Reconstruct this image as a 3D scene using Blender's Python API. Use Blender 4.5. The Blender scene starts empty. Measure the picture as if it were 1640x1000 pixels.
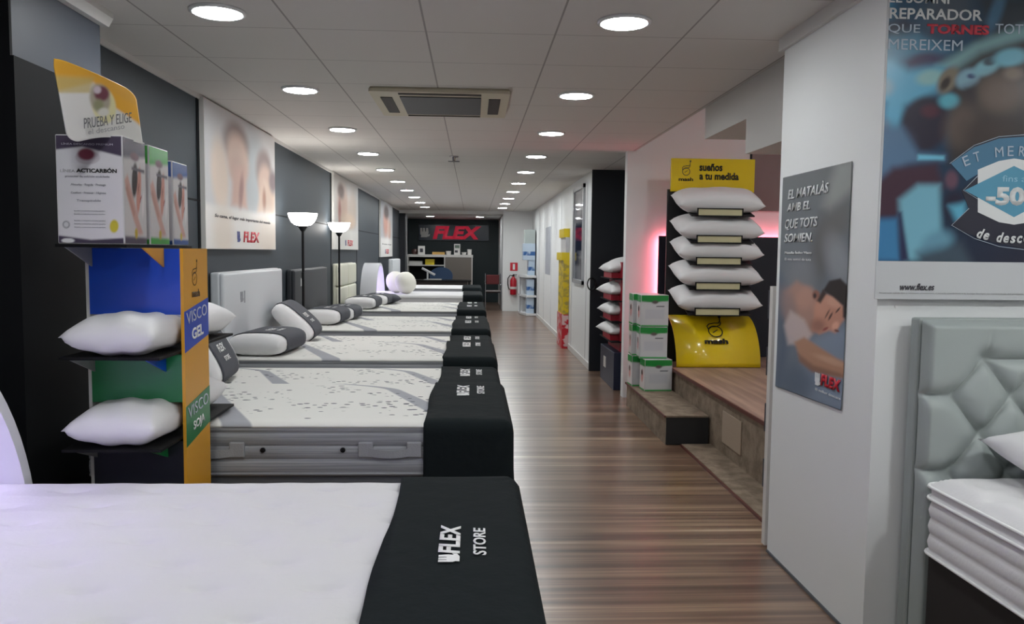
import bpy, bmesh, math, random
import numpy as np
from mathutils import Vector, Matrix, Euler

random.seed(7)
SC = bpy.context.scene
COL = SC.collection
PI = math.pi

# ------------------------------------------------------------------ camera
FPX = 1280.37
PITCH, YAW, ROLL = 0.0742966533, 0.0493925763, 0.0109911871
EYE = Vector((0, 0, 1.45))
cyw, syw, cp, sp = math.cos(YAW), math.sin(YAW), math.cos(PITCH), math.sin(PITCH)
CF = Vector((syw*cp, cyw*cp, -sp)); R0 = Vector((cyw, -syw, 0)); U0 = R0.cross(CF)
CR = math.cos(ROLL)*R0 + math.sin(ROLL)*U0
CU = math.cos(ROLL)*U0 - math.sin(ROLL)*R0
cam_d = bpy.data.cameras.new('camera'); cam = bpy.data.objects.new('camera', cam_d); COL.objects.link(cam)
cam_d.sensor_fit = 'HORIZONTAL'; cam_d.sensor_width = 36; cam_d.lens = FPX/1640*36
cam_d.clip_start = 0.02; cam_d.clip_end = 100
m3 = Matrix((CR, CU, -CF)).transposed()
cam.matrix_world = Matrix.Translation(EYE) @ m3.to_4x4()
SC.camera = cam

# ------------------------------------------------------------------ world, exposure
W = bpy.data.worlds.new('world'); SC.world = W; W.use_nodes = True
W.node_tree.nodes['Background'].inputs[0].default_value = (0.5, 0.55, 0.62, 1)
W.node_tree.nodes['Background'].inputs[1].default_value = 0.05
SC.view_settings.view_transform = 'Standard'
SC.view_settings.look = 'None'
SC.view_settings.gamma = 1.0
SC.view_settings.exposure = 0.0
LAMP = 72.0          # emission of the ceiling downlights

# ------------------------------------------------------------------ helpers
def at(px, py, ax, v):
    """point of the place seen at photo pixel (px, py) on the plane ax = v"""
    d = CF + CR*((px-820)/FPX) - CU*((py-500)/FPX)
    i = 'xyz'.index(ax)
    return EYE + d*((v-EYE[i])/d[i])
def to_px(P):
    P = np.asarray(P, float) - np.array(EYE)
    d = P @ np.array(CF)
    return 820+FPX*(P @ np.array(CR))/d, 500-FPX*(P @ np.array(CU))/d
def lin(c):
    return tuple((x/255/12.92 if x/255 <= .04045 else ((x/255+.055)/1.055)**2.4) for x in c)

MATS = {}
def mat(name, rgb, rough=.6, metal=0., emit=None, es=0., bump=0., bscale=60., spec=.5, vary=0., coat=0., srgb=True):
    if name in MATS: return MATS[name]
    m = bpy.data.materials.new(name); m.use_nodes = True; nt = m.node_tree
    b = nt.nodes['Principled BSDF']
    c = lin(rgb) if srgb else rgb
    b.inputs['Base Color'].default_value = (*c, 1)
    b.inputs['Roughness'].default_value = rough; b.inputs['Metallic'].default_value = metal
    b.inputs['Specular IOR Level'].default_value = spec
    if coat: b.inputs['Coat Weight'].default_value = coat; b.inputs['Coat Roughness'].default_value = .08
    if emit:
        b.inputs['Emission Color'].default_value = (*emit, 1); b.inputs['Emission Strength'].default_value = es
    if bump or vary:
        tc = nt.nodes.new('ShaderNodeTexCoord'); n = nt.nodes.new('ShaderNodeTexNoise')
        n.inputs['Scale'].default_value = bscale; n.inputs['Detail'].default_value = 4
        nt.links.new(tc.outputs['Object'], n.inputs['Vector'])
        if bump:
            bp = nt.nodes.new('ShaderNodeBump'); bp.inputs['Strength'].default_value = bump; bp.inputs['Distance'].default_value = .01
            nt.links.new(n.outputs['Fac'], bp.inputs['Height']); nt.links.new(bp.outputs['Normal'], b.inputs['Normal'])
        if vary:
            mx = nt.nodes.new('ShaderNodeMix'); mx.data_type = 'RGBA'
            mx.inputs[6].default_value = (*[x*(1-vary) for x in c], 1); mx.inputs[7].default_value = (*[min(1, x*(1+vary)) for x in c], 1)
            nt.links.new(n.outputs['Fac'], mx.inputs[0]); nt.links.new(mx.outputs[2], b.inputs['Base Color'])
    MATS[name] = m
    return m
class NT:
    """small wrapper to write node maths"""
    def __init__(s, name):
        s.m = bpy.data.materials.new(name); s.m.use_nodes = True; s.t = s.m.node_tree; s.b = s.t.nodes['Principled BSDF']
        MATS[name] = s.m
        tc = s.t.nodes.new('ShaderNodeTexCoord'); s.obj = tc.outputs['Object']
        sx = s.t.nodes.new('ShaderNodeSeparateXYZ'); s.t.links.new(s.obj, sx.inputs[0])
        s.x, s.y, s.z = sx.outputs
    def f(s, op, a, b=0., c=0.):
        n = s.t.nodes.new('ShaderNodeMath'); n.operation = op
        for i, v in enumerate((a, b, c)):
            if isinstance(v, (int, float)): n.inputs[i].default_value = v
            else: s.t.links.new(v, n.inputs[i])
        return n.outputs[0]
    def smooth(s, v, a, b):
        n = s.t.nodes.new('ShaderNodeMapRange'); n.interpolation_type = 'SMOOTHSTEP'
        s.t.links.new(v, n.inputs[0]); n.inputs[1].default_value = a; n.inputs[2].default_value = b
        return n.outputs[0]
    def mix(s, fac, a, b):
        n = s.t.nodes.new('ShaderNodeMix'); n.data_type = 'RGBA'
        s.t.links.new(fac, n.inputs[0])
        for i, v in ((6, a), (7, b)):
            if isinstance(v, tuple): n.inputs[i].default_value = (*v, 1)
            else: s.t.links.new(v, n.inputs[i])
        return n.outputs[2]
    def scaled(s, sx, sy, sz):
        n = s.t.nodes.new('ShaderNodeMapping'); n.inputs['Scale'].default_value = (sx, sy, sz)
        s.t.links.new(s.obj, n.inputs[0]); return n.outputs[0]
    def noise(s, vec, scale=1., detail=3., rough=.5):
        n = s.t.nodes.new('ShaderNodeTexNoise'); n.inputs['Scale'].default_value = scale
        n.inputs['Detail'].default_value = detail; n.inputs['Roughness'].default_value = rough
        s.t.links.new(vec, n.inputs['Vector']); return n.outputs['Fac']
    def voronoi(s, vec, scale):
        n = s.t.nodes.new('ShaderNodeTexVoronoi'); n.inputs['Scale'].default_value = scale
        s.t.links.new(vec, n.inputs['Vector']); return n.outputs['Distance']
    def ramp(s, fac, stops):
        n = s.t.nodes.new('ShaderNodeValToRGB'); s.t.links.new(fac, n.inputs[0])
        e = n.color_ramp.elements
        while len(e) < len(stops): e.new(.5)
        for k, (p, c) in enumerate(stops): e[k].position = p; e[k].color = (*c, 1)
        return n.outputs[0]
    def bump(s, h, strength=.3, dist=.01):
        n = s.t.nodes.new('ShaderNodeBump'); n.inputs['Strength'].default_value = strength; n.inputs['Distance'].default_value = dist
        s.t.links.new(h, n.inputs['Height']); s.t.links.new(n.outputs[0], s.b.inputs['Normal'])
    def out(s, color=None, rough=None):
        if color is not None: s.t.links.new(color, s.b.inputs['Base Color'])
        if rough is not None:
            if isinstance(rough, float): s.b.inputs['Roughness'].default_value = rough
            else: s.t.links.new(rough, s.b.inputs['Roughness'])
        return s.m

def thing(name, label, cat, loc=(0, 0, 0), rotz=0., group=None):
    o = bpy.data.objects.new(name, None); COL.objects.link(o)
    o.empty_display_size = .05
    o.location = loc; o.rotation_euler = (0, 0, rotz)
    o['label'] = label; o['category'] = cat
    if group: o['group'] = group
    return o
def root_of(o):
    while o.parent: o = o.parent
    return o
def part(name, bm, m, parent=None, local=False, smooth=False, label=None):
    """links bm as one mesh object; bm is in world metres unless local"""
    me = bpy.data.meshes.new(name)
    bm.normal_update(); bm.to_mesh(me); bm.free()
    o = bpy.data.objects.new(name, me); COL.objects.link(o)
    for mm in (m if isinstance(m, (list, tuple)) else [m]): me.materials.append(mm)
    if parent:
        o.parent = parent
        if not local: me.transform(Matrix.Translation(-Vector(root_of(parent).location)))
    if smooth:
        for p in me.polygons: p.use_smooth = True
    if label: o['label'] = label
    return o
def tag(o, label, cat, group=None):
    o['label'] = label; o['category'] = cat
    if group: o['group'] = group
    return o
def struct(name, bm, m, parent=None, smooth=False):
    o = part(name, bm, m, parent, smooth=smooth)
    if not parent: o['kind'] = 'structure'
    return o
def dup(root, loc, rot, label, group=None):
    r = root.copy(); COL.objects.link(r); r.location = loc; r.rotation_euler = rot
    r['label'] = label
    if group: r['group'] = group
    for ch in list(root.children):
        c = ch.copy(); COL.objects.link(c); c.parent = r
        for g in list(ch.children):
            d = g.copy(); COL.objects.link(d); d.parent = c
    return r
def auto_smooth(o, ang=40):
    me = o.data
    for p in me.polygons: p.use_smooth = True
    bm = bmesh.new(); bm.from_mesh(me)
    for e in bm.edges:
        if len(e.link_faces) == 2 and e.calc_face_angle(0) > math.radians(ang): e.smooth = False
    bm.to_mesh(me); bm.free()
    return o

def BM(): return bmesh.new()
def box(bm, x0, x1, y0, y1, z0, z1, bev=0., seg=2, mi=0):
    r = bmesh.ops.create_cube(bm, size=1)
    vs = r['verts']
    bmesh.ops.scale(bm, vec=(x1-x0, y1-y0, z1-z0), verts=vs)
    bmesh.ops.translate(bm, vec=((x0+x1)/2, (y0+y1)/2, (z0+z1)/2), verts=vs)
    fs = set(f for v in vs for f in v.link_faces)
    for f in fs: f.material_index = mi
    if bev:
        es = list(set(e for v in vs for e in v.link_edges))
        bmesh.ops.bevel(bm, geom=es, offset=bev, segments=seg, affect='EDGES', profile=.5)
    return bm
def bx(*a, **k): return box(BM(), *a, **k)
def xf(bm, M):
    bmesh.ops.transform(bm, matrix=M, verts=bm.verts); return bm
def rrect(x0, x1, y0, y1, r, n=4):
    pts = []
    for cx, cy, a0 in ((x1-r, y1-r, 0), (x0+r, y1-r, 90), (x0+r, y0+r, 180), (x1-r, y0+r, 270)):
        for k in range(n+1):
            a = math.radians(a0+90*k/n); pts.append((cx+r*math.cos(a), cy+r*math.sin(a)))
    return pts
def ring_stack(bm, x0, x1, y0, y1, r, levels, top=True, bottom=True, n=4):
    loops = []
    for z, ins in levels:
        rr = max(.004, r-ins)
        loops.append([bm.verts.new((x, y, z)) for x, y in rrect(x0+ins, x1-ins, y0+ins, y1-ins, rr, n)])
    for a, b in zip(loops, loops[1:]):
        for i in range(len(a)):
            j = (i+1) % len(a); bm.faces.new((a[i], a[j], b[j], b[i]))
    if bottom: bm.faces.new(loops[0][::-1])
    if top: bm.faces.new(loops[-1])
    return bm
def tube(bm, pts, r, seg=8, closed=False, cap=True):
    pts = [Vector(p) for p in pts]; n = len(pts); rings = []
    up = Vector((0, 0, 1)); prev = None
    for i, p in enumerate(pts):
        if closed: t = pts[(i+1) % n]-pts[i-1]
        else: t = pts[min(i+1, n-1)]-pts[max(i-1, 0)]
        t.normalize()
        if prev is None:
            a = t.cross(up)
            if a.length < .1: a = t.cross(Vector((1, 0, 0)))
        else: a = prev-t*prev.dot(t)
        a.normalize(); prev = a; b = t.cross(a)
        rr = r[i] if isinstance(r, (list, tuple)) else r
        rings.append([bm.verts.new(p+(a*math.cos(2*PI*k/seg)+b*math.sin(2*PI*k/seg))*rr) for k in range(seg)])
    for i in range(n if closed else n-1):
        A, B = rings[i], rings[(i+1) % n]
        for k in range(seg):
            j = (k+1) % seg; bm.faces.new((A[k], A[j], B[j], B[k]))
    if cap and not closed:
        bm.faces.new(rings[0][::-1]); bm.faces.new(rings[-1])
    return bm
def lathe(bm, prof, c=(0, 0, 0), seg=28, cap=True):
    rings = []
    for r, z in prof:
        rings.append([bm.verts.new((c[0]+r*math.cos(2*PI*k/seg), c[1]+r*math.sin(2*PI*k/seg), c[2]+z)) for k in range(seg)])
    for A, B in zip(rings, rings[1:]):
        for k in range(seg):
            j = (k+1) % seg; bm.faces.new((A[k], A[j], B[j], B[k]))
    if cap:
        if prof[0][0] > 1e-4: bm.faces.new(rings[0][::-1])
        if prof[-1][0] > 1e-4: bm.faces.new(rings[-1])
    bmesh.ops.remove_doubles(bm, verts=bm.verts, dist=1e-5)
    return bm
def prism(bm, pts, P0, right, up, thick):
    """flat outline pts (x, y) on a plane, given a thickness along right x up"""
    n = Vector(right).cross(Vector(up)).normalized()
    right, up, P0 = Vector(right).normalized(), Vector(up).normalized(), Vector(P0)
    a = [bm.verts.new(P0+right*x+up*y) for x, y in pts]
    b = [bm.verts.new(P0+right*x+up*y+n*thick) for x, y in pts]
    bm.faces.new(a[::-1]); bm.faces.new(b)
    for i in range(len(a)):
        j = (i+1) % len(a); bm.faces.new((a[i], a[j], b[j], b[i]))
    return bm
def solidify(o, t, off=1.):
    md = o.modifiers.new('cloth_thickness', 'SOLIDIFY'); md.thickness = t; md.offset = off; return o

def text_bm(s, w, h, bold=0., shear=0.):
    """lettering as a mesh in its own plane, fitted to w x h (origin bottom left)"""
    cu = bpy.data.curves.new('t', 'FONT'); cu.body = s; cu.size = 1; cu.offset = bold; cu.shear = shear; cu.extrude = .0
    cu.resolution_u = 3; cu.space_line = .9
    ob = bpy.data.objects.new('t', cu); COL.objects.link(ob)
    bpy.context.view_layer.update()
    me = bpy.data.meshes.new_from_object(ob)
    bpy.data.objects.remove(ob); bpy.data.curves.remove(cu)
    bm = BM(); bm.from_mesh(me); bpy.data.meshes.remove(me)
    xs = [v.co.x for v in bm.verts]; ys = [v.co.y for v in bm.verts]
    x0, x1, y0, y1 = min(xs), max(xs), min(ys), max(ys)
    sx = w/(x1-x0); sy = h/(y1-y0) if h else sx
    for v in bm.verts: v.co = Vector(((v.co.x-x0)*sx, (v.co.y-y0)*sy, 0))
    return bm
def plane_matrix(P0, right, up):
    right = Vector(right).normalized(); up = Vector(up); up = (up-right*up.dot(right)).normalized(); n = right.cross(up)
    M = Matrix((right, up, n)).transposed().to_4x4(); M.translation = Vector(P0); return M
def lettering(s, P0, right, up, w, h, m, parent, bold=0., shear=0., name='lettering', local=False, lift=.0015):
    bm = text_bm(s, w, h, bold, shear)
    g = bmesh.ops.extrude_face_region(bm, geom=bm.faces[:])
    bmesh.ops.translate(bm, vec=(0, 0, lift*.6), verts=[v for v in g['geom'] if isinstance(v, bmesh.types.BMVert)])
    M = plane_matrix(P0, right, up)
    xf(bm, M @ Matrix.Translation((0, 0, lift*.4)))
    bmesh.ops.recalc_face_normals(bm, faces=bm.faces)
    return part(name, bm, m, parent, local=local)
def px_text(s, x0, y0, x1, y1, ax, v, m, parent, **k):
    """lettering filling the photo box (x0, y1)-(x1, y0) on the plane ax = v"""
    a = at(x0, y1, ax, v); b = at(x1, y1, ax, v); c = at(x0, y0, ax, v)
    right = (b-a); right.z = 0 if abs(right.z) < .2*right.length else right.z
    return lettering(s, a, right, (0, 0, 1), right.length, (c-a).z, m, parent, **k)

# soft printed pictures: a fine grid whose colours are painted once and stay on the sheet
def art_mat(name, rough=.45, spec=.4):
    if name in MATS: return MATS[name]
    m = bpy.data.materials.new(name); m.use_nodes = True; nt = m.node_tree
    a = nt.nodes.new('ShaderNodeVertexColor'); a.layer_name = 'print'
    b = nt.nodes['Principled BSDF']; b.inputs['Roughness'].default_value = rough; b.inputs['Specular IOR Level'].default_value = spec
    nt.links.new(a.outputs['Color'], b.inputs['Base Color']); MATS[name] = m; return m
def sstep(a, b, x):
    t = np.clip((x-a)/(b-a+1e-9), 0, 1); return t*t*(3-2*t)
def paint(X, Y, layers, gain=1.):
    C = np.zeros((len(X), 3))
    for L in layers:
        k = L[0]
        if k == 'fill': C[:] = lin(L[1])
        elif k == 'grad':
            (ax, ay), (bx_, by), c0, c1 = L[1:]
            d = np.array((bx_-ax, by-ay), float)
            t = np.clip(((X-ax)*d[0]+(Y-ay)*d[1])/(d@d), 0, 1)[:, None]
            C = np.array(lin(c0))*(1-t)+np.array(lin(c1))*t
        elif k == 'e':
            cx, cy, rx, ry, rot, col, soft = L[1:8]
            a = math.radians(rot); u = ((X-cx)*math.cos(a)+(Y-cy)*math.sin(a))/rx; v = (-(X-cx)*math.sin(a)+(Y-cy)*math.cos(a))/ry
            d = np.sqrt(u*u+v*v); al = (1-sstep(1-soft, 1+soft, d))[:, None]*(L[8] if len(L) > 8 else 1.)
            C = C*(1-al)+np.array(lin(col))*al
        elif k == 'p':
            pts, col, soft = L[1:4]
            P = np.array(pts, float); ins = np.zeros(len(X), bool); dm = np.full(len(X), 1e9)
            for i in range(len(P)):
                a, b = P[i], P[(i+1) % len(P)]
                with np.errstate(divide='ignore', invalid='ignore'):
                    cr = ((a[1] > Y) != (b[1] > Y)) & (X < (b[0]-a[0])*(Y-a[1])/(b[1]-a[1]+1e-12)+a[0])
                ins ^= cr
                ab = b-a; t = np.clip(((X-a[0])*ab[0]+(Y-a[1])*ab[1])/(ab@ab+1e-12), 0, 1)
                dm = np.minimum(dm, np.hypot(X-a[0]-t*ab[0], Y-a[1]-t*ab[1]))
            sd = np.where(ins, dm, -dm); al = sstep(-soft, soft, sd)[:, None]*(L[4] if len(L) > 4 else 1.)
            C = C*(1-al)+np.array(lin(col))*al
    return np.clip(C*gain, 0, 1)
def art_sheet(name, fn, nu, nv, layers, m, parent, gain=1., uvspace=False, local=False):
    """fn(u, v) -> world point, v = 0 at the bottom; layers in photo pixels or (u, v) units"""
    us, vs = np.linspace(0, 1, nu+1), np.linspace(0, 1, nv+1)
    co = [tuple(fn(u, v)) for v in vs for u in us]
    F = [(j*(nu+1)+i, j*(nu+1)+i+1, (j+1)*(nu+1)+i+1, (j+1)*(nu+1)+i) for j in range(nv) for i in range(nu)]
    if uvspace:
        X = np.tile(us, nv+1); Y = np.repeat(vs, nu+1)
    else: X, Y = to_px(co)
    C = paint(X, Y, layers, gain)
    me = bpy.data.meshes.new(name)
    off = Vector((0, 0, 0)) if local else Vector(root_of(parent).location)
    me.from_pydata([tuple(Vector(c)-off) for c in co], [], F)
    at_ = me.color_attributes.new('print', 'FLOAT_COLOR', 'POINT')
    at_.data.foreach_set('color', np.concatenate([C, np.ones((len(C), 1))], 1).astype(np.float32).ravel())
    o = bpy.data.objects.new(name, me); COL.objects.link(o); o.parent = parent; me.materials.append(m)
    for p in me.polygons: p.use_smooth = True
    return o
def flat(P0, right, up):
    P0, right, up = Vector(P0), Vector(right), Vector(up)
    return lambda u, v: P0+right*u+up*v

# ------------------------------------------------------------------ materials
M_wallblue = mat('slate_blue_wall_paint', (47, 57, 65), .55, bump=.04, bscale=90)
M_navy = mat('dark_navy_panel', (24, 28, 38), .5)
M_black = mat('black_wall_paint_and_shade', (9, 11, 15), .7, spec=.25)
M_column = mat('grey_blue_column_paint', (74, 80, 90), .5)
M_white = mat('white_wall_paint', (234, 236, 236), .55, bump=.03, bscale=120)
M_whitegloss = mat('white_lacquer', (228, 230, 232), .3)
M_trim = mat('white_trim', (215, 214, 212), .5)
M_dark = mat('charcoal_runner_cloth', (24, 30, 32), .85, bump=.35, bscale=18, vary=.12, spec=.12)
M_band = mat('charcoal_pillow_band', (72, 74, 82), .8, bump=.2, bscale=60)
M_pillow = mat('white_pillow_cotton', (232, 231, 232), .8, bump=.18, bscale=14)
M_print = mat('white_stitched_print', (235, 235, 235), .7)
M_red = mat('red_print', (205, 32, 52), .5)
M_ink = mat('dark_grey_print', (60, 58, 66), .6)
M_blackink = mat('black_print', (18, 18, 18), .5)
M_yellow = mat('glossy_yellow_card', (238, 205, 20), .22, coat=.4)
M_yell2 = mat('yellow_plastic', (226, 200, 30), .4)
M_black_metal = mat('black_metal', (20, 20, 22), .35, metal=.3)
M_chrome = mat('chrome', (200, 200, 205), .15, metal=1.)
M_orange = mat('ochre_card', (222, 160, 40), .4)
M_bluecard = mat('blue_card', (10, 70, 190), .3)
M_greencard = mat('green_card', (22, 120, 62), .35)
M_greycard = mat('grey_card', (150, 150, 152), .5)
M_whitecard = mat('white_card', (215, 212, 208), .5)

def floor_mat():
    n = NT('brown_streaked_laminate')
    v1 = n.scaled(.35, 11, 1); v2 = n.scaled(1.2, 60, 1); v3 = n.scaled(.5, 26, 1)
    a = n.noise(v1, 1., 3); b = n.noise(v2, 1., 2); c3 = n.noise(v3, 1., 2)
    s = n.f('ADD', n.f('MULTIPLY', a, .5), n.f('ADD', n.f('MULTIPLY', c3, .35), n.f('MULTIPLY', b, .15)))
    c = n.ramp(s, [(.30, lin((58, 39, 30))), (.43, lin((96, 71, 56))), (.52, lin((124, 97, 78))), (.60, lin((158, 130, 106))), (.69, lin((214, 192, 162)))])
    # plank joints: one every 0.192 m across the walking direction
    t = n.f('FRACT', n.f('DIVIDE', n.y, .192)); ln = n.f('LESS_THAN', t, .022)
    c = n.mix(n.f('MULTIPLY', ln, .45), c, lin((50, 32, 28)))
    n.b.inputs['Specular IOR Level'].default_value = .75; n.b.inputs['Coat Weight'].default_value = .5; n.b.inputs['Coat Roughness'].default_value = .22
    n.bump(b, .04, .004)
    return n.out(c, .33)
M_floor = floor_mat()
def ceil_mat():
    n = NT('white_ceiling_tiles')
    tx = n.f('ABSOLUTE', n.f('SUBTRACT', n.f('FRACT', n.f('DIVIDE', n.f('ADD', n.x, .225+.3), .6)), .5))
    ty = n.f('ABSOLUTE', n.f('SUBTRACT', n.f('FRACT', n.f('DIVIDE', n.f('ADD', n.y, -3.8+6.3), .6)), .5))
    l = n.f('LESS_THAN', n.f('MINIMUM', tx, n.f('MULTIPLY', ty, 1.6)), .0075)
    c = n.mix(l, lin((216, 213, 209)), lin((160, 156, 153)))
    n.bump(n.noise(n.scaled(1, 1, 1), 160, 2), .05, .003)
    return n.out(c, .8)
M_ceiling = ceil_mat()
def mattress_mat():
    n = NT('white_knit_with_grey_waves_and_flecks')
    k = n.f('MAXIMUM', n.f('SUBTRACT', n.y, .3), 0.)
    f = n.f('SUBTRACT', n.f('SUBTRACT', .49, n.f('MULTIPLY', n.y, .45)), n.f('MULTIPLY', n.f('MULTIPLY', k, k), 5.9))
    u = n.f('SUBTRACT', n.x, f); wd = n.f('ADD', .024, n.f('MULTIPLY', n.f('SUBTRACT', .5, n.y), .036))
    cov = None
    for c0 in (0., -.95):
        d = n.f('ABSOLUTE', n.f('SUBTRACT', u, c0))
        q = n.f('SUBTRACT', 1., n.smooth(n.f('SUBTRACT', d, wd), -.006, .01))
        cov = q if cov is None else n.f('MAXIMUM', cov, q)
    fl = n.voronoi(n.scaled(18, 26, 0), 1.)
    mask = n.f('MULTIPLY', n.smooth(n.noise(n.scaled(1.9, 2.4, 0), 1.7, 1), .49, .55), n.f('LESS_THAN', n.f('ABSOLUTE', n.y), .43))
    spot = n.f('MULTIPLY', n.f('LESS_THAN', fl, .27), mask)
    c = n.mix(n.f('MULTIPLY', cov, .85), lin((228, 227, 222)), lin((146, 148, 158)))
    c = n.mix(spot, c, lin((84, 88, 96)))
    n.bump(n.noise(n.scaled(1, 1, 1), 260, 2), .12, .003)
    return n.out(c, .85)
M_mat_top = mattress_mat()
def side_mat():
    n = NT('grey_ribbed_mattress_border')
    s = n.noise(n.scaled(2, 2, 160), 1., 2)
    c = n.mix(n.smooth(s, .35, .65), lin((136, 138, 142)), lin((164, 166, 170)))
    n.bump(s, .25, .004)
    return n.out(c, .8)
M_mat_side = side_mat()
M_mat_white = mat('white_quilted_knit', (219, 218, 219), .85, bump=.12, bscale=70)
M_base_grey = mat('grey_bed_base_fabric', (92, 94, 98), .85, bump=.1, bscale=200)
M_base_dark = mat('dark_brown_bed_base', (34, 30, 30), .7)
M_tuft = mat('pale_grey_green_leatherette', (160, 168, 166), .42, bump=.03, bscale=160)
M_hb_white = mat('white_leatherette', (206, 210, 214), .4, bump=.03, bscale=160)
M_hb_cream = mat('cream_leatherette', (224, 224, 206), .45)
M_hb_dark = mat('charcoal_leatherette', (38, 42, 48), .5)
def concrete_mat():
    n = NT('brown_grey_carpet')
    a = n.noise(n.scaled(1, 1, 1), 9, 5, .65); b = n.noise(n.scaled(1, 1, 1), 220, 2)
    c = n.mix(n.smooth(a, .3, .7), lin((112, 96, 80)), lin((146, 130, 112)))
    n.bump(b, .35, .004)
    return n.out(c, .9)
M_carpet = concrete_mat()
def wood_top_mat():
    n = NT('reddish_brown_platform_top')
    a = n.noise(n.scaled(18, 1.2, 1), 1., 3)
    return n.out(n.mix(n.smooth(a, .3, .7), lin((140, 112, 100)), lin((172, 142, 126))), .5)
M_platform = wood_top_mat()
M_lip = mat('dark_red_brown_edging', (96, 52, 44), .5)
M_led_red = mat('red_led_light', (255, 90, 100), .5, emit=(1., .17, .24), es=34)
M_led_lilac = mat('lilac_led_light', (230, 220, 255), .5, emit=(.66, .54, 1.), es=30)
M_lamp_disc = mat('lit_white_diffuser', (255, 255, 255), .5, emit=(.965, 1., 1.01), es=LAMP)
M_lamp_far = mat('lit_white_diffuser_strong', (255, 255, 255), .5, emit=(.965, 1., 1.), es=LAMP*1.75)
M_bowl = mat('lit_opal_glass', (250, 248, 244), .4, emit=(1., .97, .93), es=9)
M_art = art_mat('printed_matt_paper', .5, .3)
M_artgloss = art_mat('printed_glossy_paper', .2, .5)

# ------------------------------------------------------------------ structure
CEIL = 2.465
LW = -1.815       # left wall
RW = 1.46         # right wall
struct('floor', bx(-2.0, 4.3, -3.5, 24.0, -.1, 0), M_floor)
cb = BM()
box(cb, -1.95, 1.58, -3.5, 19.9, CEIL, CEIL+.12); box(cb, 1.58, 4.3, -3.5, 3.76, CEIL, CEIL+.12); box(cb, 1.58, 2.6, 8.05, 10.0, CEIL, CEIL+.12)
struct('ceiling', cb, M_ceiling)
struct('ceiling_platform', bx(1.58, 4.3, 3.76, 8.1, 3.2, 3.3), M_white)
struct('ceiling_recess', bx(-1.95, 1.0, 19.9, 23.4, 2.385, 2.5), M_trim)
struct('trim_beam', bx(-1.815, .735, 19.84, 19.9, 2.385, CEIL), M_trim)
struct('wall_left', bx(-2.0, LW, 3.6, 19.9, 0, CEIL), M_wallblue)
struct('wall_left_front', bx(-2.0, LW, -3.5, 2.93, 0, CEIL), M_black)
struct('wall_left_column', bx(-2.0, -1.61, 2.93, 3.6, 0, CEIL), M_column)
struct('trim_column_panel', bx(-1.61, -1.598, 2.915, 3.56, 0, 2.115), M_black)
struct('trim_column_painted_shade', bx(LW, -1.61, 2.915, 2.93, 0, CEIL), M_black)  # black sheet painting the shade on the column's near face
cr = BM()
prism(cr, [(0, 0), (.03, .0), (.05, .035), (.05, .062), (0, .062)], (-1.61, 2.9, CEIL-.062), (1, 0, 0), (0, 0, 1), -.72)
struct('trim_column_crown', cr, M_trim)
struct('trim_left_cove', bx(LW, LW+.012, 3.6, 19.9, CEIL-.03, CEIL), M_trim)
tb = BM()
for y in (5.415, 10.34, 12.62, 15.55, 17.9): box(tb, LW, LW+.004, y-.016, y+.016, 0, CEIL-.03)
box(tb, LW, LW+.003, 3.6, 19.9, 1.765, 1.777)
struct('trim_left_seams', tb, M_black)
struct('baseboard_left', bx(LW, LW+.012, 3.6, 19.9, 0, .07), M_navy)
# far end
struct('wall_far_left', bx(-2.0, -1.67, 19.9, 20.05, 0, 2.385), M_navy)
struct('wall_back', bx(-2.0, 1.1, 23.2, 23.35, 0, 2.4), mat('dark_teal_back_wall', (22, 40, 44), .5))
struct('wall_recess_left', bx(-2.0, -1.86, 20.05, 23.2, 0, 2.4), M_navy)
struct('wall_far_right', bx(.735, 1.62, 19.75, 23.2, 0, CEIL), M_white)
# right side
wr = BM()
box(wr, RW, 1.62, 9.78, 19.75, 0, CEIL)
struct('wall_right', wr, M_white)
sb = BM()
for y in (10.25, 11.75, 13.25, 14.9, 16.4, 17.6): box(sb, RW-.003, RW, y-.006, y+.006, .08, CEIL-.1)
struct('trim_right_seams', sb, mat('pale_grey_joint', (160, 160, 164), .6))
struct('baseboard_right', bx(RW-.012, RW, 9.78, 18.1, 0, .08), M_trim)
struct('wall_niche', bx(RW-.02, 2.6, 9.74, 9.78, 0, CEIL), mat('black_blue_niche_board', (22, 28, 36), .45))
struct('wall_niche_side', bx(2.5, 2.6, 8.05, 9.74, 0, CEIL), M_navy)
struct('wall_partition', bx(1.52, 4.3, 7.93, 8.05, 0, 3.2), M_white)
struct('wall_right_pillar', bx(1.452, 1.9, 2.8, 3.76, 0, CEIL), M_white)
struct('wall_right_front', bx(1.9, 4.3, 2.8, 3.0, 0, CEIL), M_white)
cp_ = BM()
box(cp_, 1.43, 1.452, 2.78, 3.78, CEIL-.058, CEIL); box(cp_, 1.452, 4.3, 2.78, 2.8, CEIL-.058, CEIL); box(cp_, 1.452, 1.9, 3.76, 3.78, CEIL-.058, CEIL)
struct('trim_pillar_crown', cp_, M_trim)
struct('baseboard_pillar', bx(1.446, 1.452, 2.8, 3.76, 0, .012), M_base_grey)
struct('wall_right_side', bx(4.2, 4.3, -3.5, 8.05, 0, 3.2), M_white)
struct('wall_front', bx(-2.0, 4.3, -3.6, -3.5, 0, CEIL), M_white)
# bulkheads hanging over the platform
bb = BM()
box(bb, 1.60, 1.92, 4.7, 5.55, 2.25, 3.2); box(bb, 1.60, 1.95, 3.78, 4.7, 2.045, 3.2); box(bb, 1.58, 1.60, 3.78, 7.93, CEIL, 3.2)
struct('ceiling_bulkhead', bb, mat('grey_white_bulkhead', (196, 194, 190), .6))
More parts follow.
